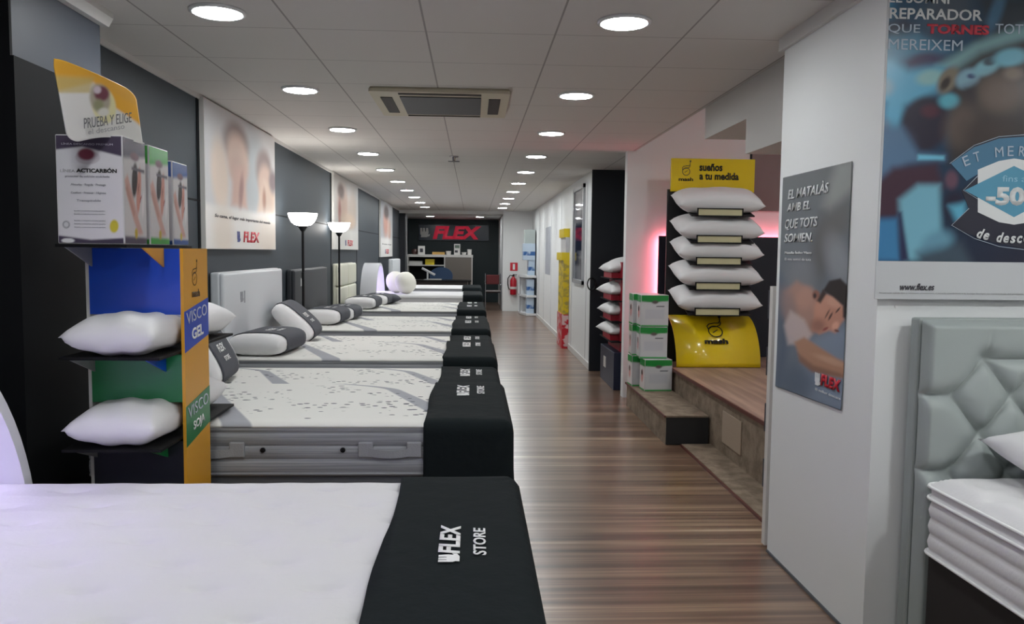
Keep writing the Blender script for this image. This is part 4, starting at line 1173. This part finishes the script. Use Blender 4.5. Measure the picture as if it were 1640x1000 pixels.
o = part('post', bx(*(lambda p: (p.x-.02, p.x+.02))(at(651, 400, 'y', 20.1)), 20.07, 20.11, 0, 2.385), M_chrome, None); tag(o, 'thin pale metal post at the left of the far recess', 'post')
YS = 21.6
q = lambda x, y: at(x, y, 'y', YS)
t = thing('sideboard', 'grey brown sideboard with pale top and open shelves under the red sign', 'sideboard', (-.8, YS+.2, 0))
xl, xm, xr = q(652, 410).x, q(713, 410).x, q(757, 410).x
zt_ = q(700, 408).z; zb_ = q(700, 412).z
part('top', bx(xl, xr+.01, YS, YS+.45, zb_, zt_), M_whitecard, t)
part('side_panel', bx(xr-.03, xr, YS, YS+.45, 0, zb_), M_whitecard, t)
part('side_panel', bx(xm-.03, xm, YS, YS+.45, 0, zb_), M_whitecard, t)
part('side_panel', bx(xl, xl+.03, YS, YS+.45, 0, zb_), M_whitecard, t)
part('door', bx(xm, xr-.03, YS-.005, YS+.02, .05, zb_-.005), mat('taupe_veneer', (120, 112, 104), .5), t, label='taupe door')
part('back_panel', bx(xl, xm, YS+.42, YS+.44, 0, zb_), M_black, t)
part('shelf', bx(xl+.03, xm-.03, YS+.02, YS+.42, zb_-.24, zb_-.21), M_whitecard, t)
def small(name, x0, x1, y0, y1, dy, m, lab, cat):
    a, c = q(x0, y1), q(x1, y0)
    o = part(name, bx(a.x, c.x, YS+dy, YS+dy+.12, a.z if y1 != 408 else zt_, c.z, bev=.004), m, None); return tag(o, lab, cat)
t2 = thing('picture_frame', 'white frame with a dark picture standing on the sideboard, left', 'picture frame', (q(674, 408).x, YS+.15, zt_))
a, c = q(669, 408), q(680, 394)
part('frame', bx(a.x, c.x, YS+.12, YS+.15, zt_, c.z), M_whitecard, t2); part('picture', bx(a.x+.05, c.x-.05, YS+.117, YS+.12, zt_+.06, c.z-.07), M_ink, t2)
small('cardboard_box', 692, 712, 404, 408, .1, mat('tan_card', (196, 156, 84), .6), 'flat tan box on the middle of the sideboard', 'box')
t2 = thing('display_card', 'tall white and green card standing on the sideboard', 'card', (q(731, 408).x, YS+.15, zt_))
a, c = q(727, 408), q(737, 391)
part('card', bx(a.x, c.x, YS+.12, YS+.14, zt_, c.z), M_whitecard, t2); part('picture', bx(a.x+.02, c.x-.02, YS+.117, YS+.12, zt_+.18, c.z-.03), mat('grey_green_print', (96, 112, 100), .5), t2); part('print', bx(a.x+.02, a.x+.1, YS+.117, YS+.12, zt_+.06, zt_+.12), M_ink, t2)
b = BM(); lathe(b, [(0, 0), (.06, 0), (.075, .10), (.07, .10), (.055, .012), (0, .012)], (0, 0, 0), 20); o = part('bowl', b, M_whitecard, None); o.location = (q(718, 408).x, YS+.2, zt_); tag(o, 'small white bowl on the sideboard left of the tall card', 'bowl')
b = BM(); lathe(b, [(0, 0), (.05, 0), (.07, .07), (.064, .07), (.045, .012), (0, .012)], (0, 0, 0), 20); o = part('bowl', b, M_whitecard, None); o.location = (q(743, 408).x, YS+.2, zt_); tag(o, 'small white bowl on the sideboard right of the tall card', 'bowl')
b = BM(); lathe(b, [(0, 0), (.055, 0), (.06, .15), (.052, .15), (.05, .01), (0, .01)], (0, 0, 0), 20); o = part('cup', b, M_whitecard, None); o.location = (q(753, 408).x-.02, YS+.2, zt_); tag(o, 'white cup at the right end of the sideboard', 'cup')
a = q(663, 408); b = BM(); lathe(b, [(0, 0), (.07, 0), (.09, .08), (.06, .14), (0, .15)], (0, 0, 0), 18); o = part('vase', b, mat('brown_ceramic', (78, 52, 48), .5), None); o.location = (a.x, YS+.25, zt_); tag(o, 'small brown pot at the left end of the sideboard', 'pot')
zs = zb_-.21
o = part('paper_stack', bx(q(655, 0).x, q(677, 0).x, YS+.05, YS+.35, zs, zs+.10), M_whitecard, None); tag(o, 'stack of white papers inside the sideboard', 'papers')
o = part('folder_box', bx(q(682, 0).x, q(697, 0).x, YS+.05, YS+.35, zs, zs+.15), M_yell2, None); tag(o, 'yellow folder box inside the sideboard', 'box')
# desk before the sideboard
YD = 20.3
d = lambda x, y: at(x, y, 'y', YD)
t = thing('desk', 'dark desk before the sideboard, partly hidden by the far bed', 'desk', (-.75, YD+.3, 0))
xa, xb = -1.55, d(755, 450).x
part('top', bx(xa, xb, YD, YD+.7, .70, .73), M_black_metal, t)
part('front_panel', bx(xa+.1, xb-.1, YD+.05, YD+.07, .08, .70), mat('dark_brown_panel', (40, 32, 30), .5), t)
for xx in (xa+.06, xb-.06):
    for yy in (YD+.08, YD+.6): part('leg', bx(xx-.025, xx+.025, yy-.025, yy+.025, 0, .70), M_black_metal, t)
t = thing('desk_lamp', 'white angled desk lamp standing on the dark desk', 'desk lamp', (d(684, 457).x, YD+.2, .73))
b = BM(); lathe(b, [(.08, .73), (.08, .745), (.016, .755), (0, .755)], (d(684, 0).x, YD+.2, 0), 18); part('base', b, M_whitegloss, t)
pt = d(684, 436); b = BM(); tube(b, [(pt.x, YD+.2, .75), (pt.x, YD+.2, pt.z+.02)], .022, 8); part('post', b, M_whitegloss, t)
A_, B_ = d(675, 430), d(696, 441); b = BM(); tube(b, [(A_.x, YD+.2, A_.z), (B_.x, YD+.2, B_.z)], .03, 8); part('arm', b, M_whitegloss, t)
o = part('keyboard', bx(d(687, 0).x, d(709, 0).x, YD+.03, YD+.2, .732, .76, bev=.004), M_whitecard, None); tag(o, 'white keyboard on the near edge of the dark desk', 'keyboard')
t = thing('office_chair', 'blue office chair with a rounded back behind the desk', 'chair', (d(707, 0).x, 21.2, 0))
cx_ = at(707, 440, 'y', 21.2)
M_bluefab = mat('blue_chair_fabric', (72, 96, 132), .8)
b = BM(); prism(b, [(.30*math.cos(a)*(1 if a < PI else 1), .22*math.sin(a)) for a in np.linspace(0, PI, 16)]+[(-.29, -.16), (.29, -.16)], (cx_.x, 21.0, cx_.z-.02), (1, 0, 0), (0, 0, 1), -.07); part('backrest', b, M_bluefab, t)
b = BM(); box(b, cx_.x-.25, cx_.x+.25, 21.05, 21.5, .44, .52, bev=.03, seg=3); part('seat', b, M_bluefab, t)
b = BM(); lathe(b, [(.03, .08), (.03, .44)], (cx_.x, 21.27, 0), 12); part('post', b, M_black_metal, t)
b = BM(); box(b, cx_.x-.02, cx_.x+.02, 21.03, 21.08, .5, cx_.z-.15); part('back_support', b, M_black_metal, t)
for k in range(5):
    a = 2*PI*k/5; b = BM(); tube(b, [(cx_.x, 21.27, .09), (cx_.x+.27*math.cos(a), 21.27+.27*math.sin(a), .055)], .02, 8); lathe(b, [(0, 0), (.025, 0), (.025, .05), (0, .05)], (cx_.x+.27*math.cos(a), 21.27+.27*math.sin(a), 0), 10); part('leg', b, M_black_metal, t)
# maroon visitor chair
t = thing('visitor_chair', 'maroon chair with chrome arms standing by the end of the beds', 'chair', (.5, 20.5, 0))
M_mar = mat('maroon_fabric', (120, 54, 56), .8)
v = lambda x, y: at(x, y, 'y', 20.5)
xl, xr = v(779, 450).x, v(800, 450).x
b = BM(); box(b, xl, xr, 20.72, 20.78, v(0, 458).z if False else .62, v(790, 441).z, bev=.02, seg=3); part('backrest', b, M_mar, t)
b = BM(); box(b, xl, xr, 20.25, 20.74, .42, .48, bev=.02, seg=3); part('seat', b, mat('dark_seat_fabric', (46, 34, 36), .8), t)
for s, x in ((0, xl-.03), (1, xr+.03)):
    b = BM(); tube(b, [(x, 20.25, 0), (x, 20.25, .64), (x, 20.30, .67), (x, 20.70, .67), (x, 20.76, .70)], .014, 8); part('arm', b, M_chrome, t)
    b = BM(); tube(b, [(x, 20.76, 0), (x, 20.76, .9)], .014, 8); part('leg', b, M_chrome, t)
b = BM(); box(b, xl-.03, xr+.03, 20.23, 20.26, .46, .49); part('front_rail', b, M_chrome, t)

# ------------------------------------------------------------------ pillar poster (sleeping man)
XP = 1.448
y_a, y_b = 3.715, 3.030
zt1 = at(1258, 284, 'x', XP).z; zb1 = at(1247, 621, 'x', XP).z
t = thing('wall_poster', 'grey poster of a sleeping man on the white pillar', 'poster', (XP, 3.37, zb1))
def pp(u, v):
    y = y_a+(y_b-y_a)*u; z = zb1+.0+(zt1-zb1)*v
    z += (.02*u)*(1-v)
    return Vector((XP-.0008-.004*max(0, .12-v)/.12*(.4+.6*u), y, z))
LM = [('grad', (1300, 262), (1300, 655), (106, 110, 112), (112, 124, 140)),
      ('p', [(1340, 262), (1370, 255), (1370, 300), (1330, 340), (1318, 330)], (150, 154, 152), 12),
      ('e', 1318, 395, 18, 55, 10, (92, 88, 88), .7, .8), ('e', 1340, 360, 16, 36, 25, (104, 102, 100), .7, .7), ('e', 1342, 418, 18, 40, -15, (150, 154, 160), .7, .8), ('e', 1283, 445, 22, 40, 0, (134, 136, 142), .7, .7),
      ('p', [(1247, 430), (1262, 470), (1262, 560), (1247, 625)], (92, 104, 122), 9), ('p', [(1290, 545), (1360, 520), (1358, 660), (1300, 640), (1285, 590)], (136, 150, 170), 14, .8), ('e', 1275, 610, 30, 24, 10, (96, 108, 126), .7, .8),
      ('p', [(1256, 468), (1276, 450), (1298, 462), (1312, 488), (1308, 530), (1284, 548), (1262, 536)], (176, 138, 124), 6), ('e', 1290, 478, 14, 18, 20, (190, 146, 130), .5), ('e', 1262, 492, 12, 30, -12, (150, 128, 126), .6, .8),
      ('p', [(1256, 522), (1266, 498), (1288, 512), (1300, 536), (1290, 552), (1262, 552)], (206, 190, 188), 5, .85),
      ('e', 1307, 473, 6, 8, 0, (150, 98, 84), .35), ('e', 1305, 474, 2.6, 4, 0, (60, 42, 42), .5),
      ('p', [(1318, 470), (1334, 474), (1352, 492), (1352, 512), (1342, 526), (1338, 534), (1328, 530), (1312, 536), (1300, 528), (1304, 504), (1308, 484)], (198, 142, 120), 3.5),
      ('e', 1316, 492, 12, 14, 20, (206, 150, 128), .6), ('e', 1310, 522, 11, 10, 0, (150, 104, 90), .7, .8), ('e', 1336, 484, 14, 8, 25, (220, 168, 146), .6, .8),
      ('p', [(1318, 466), (1328, 450), (1346, 446), (1358, 458), (1361, 490), (1357, 514), (1350, 508), (1350, 490), (1334, 476)], (38, 28, 28), 2.5), ('p', [(1308, 482), (1318, 464), (1324, 470), (1314, 486)], (60, 42, 38), 2.5),
      ('e', 1330, 507, 7, 1.6, -62, (84, 52, 46), .5), ('e', 1325, 503, 8, 1.4, -62, (96, 60, 52), .5, .8), ('e', 1342, 497, 6, 1.4, -50, (80, 50, 44), .5), ('e', 1338, 522, 5, 7, 30, (224, 168, 146), .5), ('e', 1340, 530, 4, 2, 20, (120, 72, 62), .5), ('e', 1322, 527, 5, 2, -30, (150, 74, 70), .5),
      ('p', [(1272, 548), (1288, 540), (1312, 556), (1340, 574), (1357, 582), (1356, 606), (1332, 603), (1302, 594), (1282, 578)], (182, 138, 112), 4), ('p', [(1278, 566), (1302, 585), (1352, 600), (1352, 606), (1300, 596), (1280, 580)], (136, 98, 82), 4, .8), ('e', 1330, 578, 26, 5, 20, (204, 162, 136), .6, .8)]
o = art_sheet('printed_picture', pp, 120, 240, LM, M_art, t, 1.0); solidify(o, .0012, -1)
M_ppr = mat('pale_poster_print', (226, 228, 230), .5)
def ptxt(s, x0, x1, y0, y1, m, **k):
    a = at(x0, y1, 'x', XP); w = a.y-at(x1, y1, 'x', XP).y; h = at(x0, y0, 'x', XP).z-a.z
    lettering(s, (XP-(.0024 if y1 < 560 else .0052), a.y, a.z), (0, -1, 0), (0, 0, 1), w, h, m, t, **k)
ptxt('EL MATALÀS', 1263, 1328, 301, 320, M_ppr, shear=.2, bold=.02); ptxt('AMB EL', 1261, 1298, 327, 340, M_ppr, shear=.2, bold=.02); ptxt('QUE TOTS', 1258, 1310, 352, 370, M_ppr, shear=.2, bold=.02); ptxt('SOMIEN.', 1257, 1302, 375, 389, M_ppr, shear=.2, bold=.02)
ptxt('Matalàs Índex Visco', 1258, 1301, 402, 407, M_ppr, bold=.03); ptxt('El nou somni de tots', 1258, 1300, 413, 417, M_ppr)
ptxt('FLEX', 1316, 1349, 598, 617, M_red, bold=.06, shear=.15); ptxt('El millor descans', 1308, 1349, 621, 625, M_ppr)
c_ = at(1307, 616, 'x', XP); brand_mark(t, (XP-.0054, c_.y, c_.z), (0, -1, 0), (0, 0, 1), .055, M_ppr)

# ------------------------------------------------------------------ big blue poster on the facing wall
YP = 2.768
PX0, PX1 = 1.432, 2.44
z_pb = at(1400, 479, 'y', YP).z; z_pic = at(1400, 418, 'y', YP).z; z_ptop = 2.445
t = thing('wall_poster', 'large blue poster of a sleeper with a discount badge above the buttoned headboard', 'poster', ((PX0+PX1)/2, YP, z_pb))
part('sheet', bx(PX0-.006, PX1+.006, YP, YP+.006, z_pb, z_ptop+.004), mat('white_poster_paper', (196, 198, 200), .5), t)
blue = (70, 128, 156); cy = (104, 170, 196); dk = (30, 32, 46)
LB = [('grad', (1400, 0), (1640, 418), (44, 78, 104), (34, 36, 52)),
      ('e', 1405, 8, 26, 26, 0, (56, 120, 156), .6), ('p', [(1395, 40), (1450, 30), (1500, 60), (1395, 78)], (40, 42, 60), 8), ('p', [(1395, 62), (1470, 52), (1520, 80), (1480, 112), (1395, 100)], (72, 122, 150), 9), ('e', 1480, 100, 34, 16, -10, (66, 62, 88), .5),
      ('e', 1520, 10, 40, 40, 0, (74, 84, 96), .6), ('p', [(1560, -10), (1660, -10), (1660, 70), (1560, 90), (1575, 30)], (52, 60, 68), 12), ('e', 1595, 20, 10, 36, 20, (70, 104, 130), .6),  # first oval: lamp glare painted into the print
      ('p', [(1500, 106), (1560, 70), (1640, 40), (1660, 40), (1660, 60), (1590, 84), (1530, 118)], (120, 156, 160), 6), ('p', [(1520, 120), (1570, 84), (1660, 60), (1660, 260), (1520, 260)], (58, 54, 54), 8),
      ('p', [(1395, 92), (1430, 95), (1455, 112), (1500, 106), (1524, 110), (1505, 145), (1450, 170), (1440, 220), (1395, 235)], (92, 160, 190), 7), ('e', 1415, 140, 16, 14, 0, (130, 160, 176), .6), ('e', 1405, 205, 18, 20, 0, (110, 132, 154), .6), ('p', [(1395, 160), (1420, 165), (1415, 190), (1395, 190)], (60, 110, 150), 6), ('e', 1490, 124, 22, 12, -10, (134, 176, 176), .5),
      ('e', 1482, 198, 38, 44, 20, (44, 40, 54), .2), ('e', 1490, 178, 14, 10, 0, (78, 46, 58), .6), ('e', 1520, 162, 16, 12, 0, (88, 160, 178), .5),
      ('e', 1518, 128, 14, 24, 32, (116, 108, 94), .35), ('e', 1514, 134, 6, 12, 32, (52, 46, 44), .5), ('e', 1550, 126, 20, 15, -30, (122, 156, 172), .35), ('e', 1556, 122, 7, 4, 0, (64, 76, 108), .5), ('e', 1580, 108, 22, 12, -25, (122, 170, 184), .4), ('e', 1586, 98, 12, 7, -15, (70, 84, 92), .4), ('e', 1618, 92, 26, 14, -10, (112, 170, 188), .4), ('e', 1600, 150, 34, 30, 0, (106, 92, 84), .7, .9), ('e', 1622, 118, 14, 10, 0, (126, 112, 100), .6, .8),
      ('p', [(1545, 140), (1562, 135), (1562, 210), (1538, 205)], (52, 48, 52), 7), ('e', 1540, 200, 26, 34, 20, (96, 84, 78), .6, .8), ('e', 1585, 215, 40, 26, 0, (66, 58, 56), .7),
      ('e', 1412, 240, 46, 40, 0, (78, 96, 122), .5), ('p', [(1395, 215), (1445, 205), (1470, 245), (1512, 250), (1512, 256), (1455, 262), (1395, 300)], (84, 112, 140), 6), ('p', [(1470, 248), (1512, 250), (1512, 256), (1470, 256)], (110, 180, 204), 2),
      ('p', [(1395, 302), (1430, 268), (1500, 262), (1512, 300), (1480, 330), (1440, 350), (1395, 350)], (66, 46, 58), 6), ('p', [(1440, 320), (1470, 296), (1505, 296), (1508, 380), (1490, 418), (1450, 418), (1442, 370)], (112, 164, 182), 5), ('p', [(1395, 352), (1438, 350), (1442, 418), (1395, 418)], (62, 118, 160), 5), ('p', [(1437, 340), (1444, 340), (1456, 418), (1442, 418)], (44, 46, 74), 3), ('e', 1500, 392, 28, 20, -30, (96, 140, 160), .5), ('p', [(1470, 405), (1540, 390), (1560, 430), (1470, 430)], (62, 76, 88), 8),
      ('e', 1530, 330, 18, 24, 0, (40, 36, 52), .5), ('e', 1524, 288, 10, 14, 0, (96, 70, 84), .5), ('p', [(1520, 330), (1545, 325), (1550, 358), (1535, 362)], (88, 158, 184), 5)]
LB = [L if L[0] != 'p' else ('p', L[1], L[2], L[3]*1.7)+tuple(L[4:]) for L in LB]
o = art_sheet('printed_picture', flat((PX0, YP-.0006, z_pic), (PX1-PX0, 0, 0), (0, 0, z_ptop-z_pic)), 190, 190, LB, art_mat('printed_satin_paper', .24, .5), t, 1.2)
M_bp = mat('pale_blue_print', (176, 190, 204), .5); M_bw = mat('badge_white', (222, 224, 224), .5); M_bb = mat('badge_blue', (84, 150, 178), .5); M_bd = mat('badge_navy', (34, 34, 50), .5)
yt = YP-.0008
px_text('EL SOMNI', 1423, -12, 1520, 4, 'y', yt, M_bw, t, bold=.02)
px_text('REPARADOR', 1424, 12, 1573, 30, 'y', yt, M_bw, t, bold=.02); px_text('QUE', 1422, 38, 1473, 54, 'y', yt, M_bp, t); px_text('TORNES', 1484, 38, 1584, 54, 'y', yt, mat('rose_print', (196, 60, 76), .5), t, bold=.05); px_text('TOTS', 1593, 38, 1648, 54, 'y', yt, M_bp, t); px_text('MEREIXEM', 1422, 62, 1541, 79, 'y', yt, M_bp, t)
# badge: oval with a white hexagon and a blue diamond
def pbad(pts, dz, m, name='badge'):
    P0 = at(1624, 306, 'y', YP-.0008-dz); b = BM()
    w = [((at(x, y, 'y', YP).x-at(1624, 306, 'y', YP).x), (at(x, y, 'y', YP).z-at(1624, 306, 'y', YP).z)) for x, y in pts]
    A = sum(w[i][0]*w[(i+1) % len(w)][1]-w[(i+1) % len(w)][0]*w[i][1] for i in range(len(w)))
    if A < 0: w = w[::-1]
    prism(b, w, (P0.x, YP-.0008-dz, P0.z), (1, 0, 0), (0, 0, 1), .0004); return part(name, b, m, t)
ell = [(1624+108*math.cos(a)*1.0, 306+92*math.sin(a)) for a in np.linspace(0, 2*PI, 60)][:-1]
vesica = lambda w, h, n=30: [(1624-w+2*w*k/n, 306-h*math.sin(PI*k/n)**.8) for k in range(n+1)]+[(1624+w-2*w*k/n, 306+h*math.sin(PI*k/n)**.8) for k in range(1, n)]
pbad([(1520, 262), (1560, 234), (1600, 220), (1640, 217), (1690, 226), (1728, 262), (1728, 352), (1690, 385), (1640, 398), (1590, 388), (1550, 374), (1522, 361), (1552, 335), (1540, 305), (1566, 280)], .0006, M_bd)
pbad([(1523, 262), (1560, 236), (1600, 222), (1640, 219), (1688, 228), (1720, 262), (1680, 262), (1640, 255), (1600, 258), (1568, 278), (1548, 290)], .0011, mat('badge_steel_blue', (70, 118, 148), .5))
pbad([(1566, 272), (1600, 258), (1624, 254), (1650, 258), (1682, 272), (1682, 340), (1650, 356), (1624, 360), (1600, 356), (1566, 340)], .0016, M_bw)
pbad([(1545, 305), (1624, 266), (1704, 305), (1624, 348)], .0021, M_bb)
b = BM(); tube(b, [at(x, y, 'y', YP-.003) for x, y in [(1521, 262), (1560, 233), (1600, 219), (1640, 216), (1688, 225), (1726, 262)]], .0012, 5); part('badge_line', b, M_bp, t)
b = BM(); tube(b, [at(x, y, 'y', YP-.003) for x, y in [(1552, 334), (1524, 361), (1560, 382), (1600, 395), (1640, 400), (1690, 390), (1726, 362)]], .0012, 5); part('badge_line', b, M_bp, t)
b = BM(); tube(b, [at(x, y, 'y', YP-.0035) for x, y in [(1566, 282), (1543, 305), (1566, 319)]], .0012, 5); part('badge_line', b, M_bp, t)
def arc_text(s, cx, cy, r, a0, a1, h, m, bold=0., shear=0., below=False):
    n = len(s)
    for k, ch in enumerate(s):
        if ch == ' ': continue
        a = math.radians(a0+(a1-a0)*k/(n-1))
        x, y = cx+r*math.cos(a), cy-r*math.sin(a)
        c = at(x, y, 'y', YP-.0032)
        tang = Vector((math.sin(a), 0, -math.cos(a))) if not below else Vector((-math.sin(a), 0, math.cos(a)))
        upv = Vector((math.cos(a), 0, math.sin(a))) if not below else -Vector((math.cos(a), 0, math.sin(a)))
        hh = h/FPX*YP; wd = hh*(.62 if ch not in 'MIi' else (.85 if ch == 'M' else .2))
        low = ch in 'eascou'
        lettering(ch, c-tang*wd/2, tang, upv, wd*(.9 if low else 1), hh*(.72 if low else 1), m, t, bold=bold, shear=shear)
arc_text('ET MEREIXES', 1624, 440, 190, 106+7, 67-7, 16, M_bp)
arc_text('de descompte', 1624, 185, 205, 254, 288, 17, M_bw, bold=.03, shear=.2, below=True)
px_text('fins al', 1605, 281, 1646, 291, 'y', YP-.0026, mat('light_blue_print', (150, 196, 214), .5), t)
px_text('-50%', 1578, 299, 1672, 329, 'y', YP-.0026, M_bw, t, bold=.05)
px_text('www.flex.es', 1441, 454, 1496, 465, 'y', yt, M_ink, t, shear=.25, bold=.02)
px_text('Promoció vàlida fins a exhaurir existències. Consulti condicions a la botiga. Imatges no contractuals del producte.', 1408, 468, 1640, 471, 'y', yt, mat('light_grey_print', (164, 164, 164)), t)
b = BM(); c = at(1436, 491, 'y', 2.795); lathe(b, [(.006, 0), (.006, .003), (0, .004)], (0, 0, 0), 12); xf(b, Matrix.Translation((c.x, 2.80, c.z)) @ Matrix.Rotation(PI/2, 4, 'X'))
o = part('wall_screw', b, M_print, None); tag(o, 'tiny white screw head in the wall just under the large blue poster', 'screw')

# ------------------------------------------------------------------ right hand bed with buttoned headboard
HX0, HX1, HZ1, HYF = 1.558, 3.2, at(1470, 511, 'y', 2.68).z, 2.675
t = thing('headboard', 'pale grey buttoned headboard standing against the wall at the right', 'headboard', ((HX0+HX1)/2, 2.72, 0))
part('frame', bx(HX0, HX1, HYF+.035, 2.765, 0, HZ1, bev=.008), M_tuft, t)
b = BM(); nx, nz = 330, 190; z_lo = .02; rows = []
px_ = (at(1622, 637, 'y', HYF).x-at(1525, 637, 'y', HYF).x); pz_ = 2*(at(1525, 576, 'y', HYF).z-at(1525, 637, 'y', HYF).z)
bx_, bz_ = at(1578, 575, 'y', HYF).x, at(1578, 575, 'y', HYF).z
zlast = bz_-4*pz_/2
cols0 = bx_-px_/2
BUT = []
for k in range(5):
    for j in range(-1, 18):
        X = bx_+(j-(0.5 if k % 2 else 0))*px_
        if X > HX0+.08 and X < HX1-.06: BUT.append((X, bz_-k*pz_/2))
BUTa = np.array(BUT)
SEG = []
for X, Z in BUT:
    for sx in (-1, 1):
        X2, Z2 = X+sx*px_/2, Z-pz_/2
        if np.min(np.hypot(BUTa[:, 0]-X2, BUTa[:, 1]-Z2)) < .01: SEG.append((X, Z, X2, Z2, .055))
    if abs(Z-bz_) < .01: SEG.append((X, Z, X+px_, Z, .05)); SEG.append((X, Z, X+.01, HZ1-.03, .02))
xmin = BUTa[:, 0].min()
for X, Z in BUT:
    if X < xmin+.01: SEG.append((X, Z, HX0+.0, Z+.008, .045))
gx, gz = np.meshgrid(np.linspace(HX0+.004, HX1-.004, nx+1), np.linspace(z_lo, HZ1-.004, nz+1))
hh = np.ones_like(gx)
for X, Z, X2, Z2, wd in SEG:
    ax, az = X2-X, Z2-Z; tt = np.clip(((gx-X)*ax+(gz-Z)*az)/(ax*ax+az*az), 0, 1)
    dd = np.hypot(gx-X-tt*ax, gz-Z-tt*az)
    fade = 1. if wd > .03 else .45*(1-tt)
    tq = 1-np.minimum(1, dd/(wd*1.5)); hh = np.minimum(hh, 1-fade*(1-np.sqrt(np.maximum(0, 1-tq**2.2))))
for X, Z in BUT:
    dd = np.hypot(gx-X, gz-Z); hh = hh*(1-.8*np.exp(-(dd/.03)**2))
ee = np.minimum(np.minimum(gx-HX0, HX1-gx), HZ1-gz); edge = 1-np.maximum(0, 1-ee/.03)**2
gy = HYF+.035-.058*(hh*.8+.2)*edge
rows = [[b.verts.new((gx[j, i], gy[j, i], gz[j, i])) for i in range(nx+1)] for j in range(nz+1)]
for j in range(nz):
    for i in range(nx): b.faces.new((rows[j][i], rows[j][i+1], rows[j+1][i+1], rows[j+1][i]))
part('padding', b, M_tuft, t, smooth=True)
for X, Z in BUT:
    if X > 2.3: continue
    b = BM(); lathe(b, [(.009, 0), (.008, .003), (0, .005)], (0, 0, 0), 12); xf(b, Matrix.Translation((X, HYF+.030, Z)) @ Matrix.Rotation(PI/2, 4, 'X')); part('button', b, M_tuft, t, smooth=True)

BX0, BX1, BYH, BYF, BZ = 1.558, 3.12, 2.628, .75, .70
t = thing('bed', 'white quilted bed on a dark base at the right edge', 'bed', ((BX0+BX1)/2, (BYH+BYF)/2, 0))
part('base', bx(BX0+.02, BX1-.02, BYF+.02, BYH-.005, .06, .425, bev=.01), M_base_dark, t)
for sx in (BX0+.1, BX1-.1):
    for sy in (BYF+.12, BYH-.12): part('leg', bx(sx-.03, sx+.03, sy-.03, sy+.03, 0, .06), M_black_metal, t)
lv = [(.425, .03), (.432, .006), (.442, .0), (.452, .006)]
for k in range(3):
    a, c = .452+.055*k, .452+.055*(k+1); lv += [(a+.008, .002), ((a+c)/2, -.003), (c-.008, .002), (c, .006)]
lv += [(.624, .004), (.632, -.001), (.640, .004), (.648, .004), (.664, .003)]
b = BM(); ring_stack(b, BX0, BX1, BYF, BYH, .05, lv); mt = part('mattress', b, M_mat_white, t); auto_smooth(mt, 60)
for z in (.632, .672, .442):
    b = BM(); tube(b, [(x, y, z) for x, y in rrect(BX0-.004, BX1+.004, BYF-.004, BYH+.004, .052, 6)], .0055, 8, closed=True); part('piping', b, M_print, mt, smooth=True)
b = BM(); nx, ny = 150, 180; rows = []
for j in range(ny+1):
    r = []
    for i in range(nx+1):
        x = BX0+.004+(BX1-BX0-.008)*i/nx; y = BYF+.004+(BYH-BYF-.008)*j/ny
        e = min(x-BX0, BX1-x, y-BYF, BYH-y); z = BZ+.008-.048*max(0, 1-e/.08)**2.4
        g = .13; jj = round((y-BYF-.05)/g); o_ = g/2 if jj % 2 else 0; ii = round((x-BX0-.06-o_)/g)
        dx, dy = x-(BX0+.06+o_+ii*g), y-(BYF+.05+jj*g)
        z -= .016*math.exp(-(dx*dx+dy*dy)/.0011)*min(1, e/.06)
        r.append(b.verts.new((x, y, z)))
    rows.append(r)
for j in range(ny):
    for i in range(nx): b.faces.new((rows[j][i], rows[j][i+1], rows[j+1][i+1], rows[j+1][i]))
part('top_panel', b, M_mat_white, mt, smooth=True)
b = cushion_bm(.70, .42, .17, 26, .05, 2.4, .5, 21)
o = part('pillow', b, M_pillow, None, smooth=True); o.location = (2.085, 2.42, BZ+.012+.09); o.rotation_euler = R(8, 0, 2)
tag(o, 'white pillow lying against the pale buttoned headboard', 'pillow')
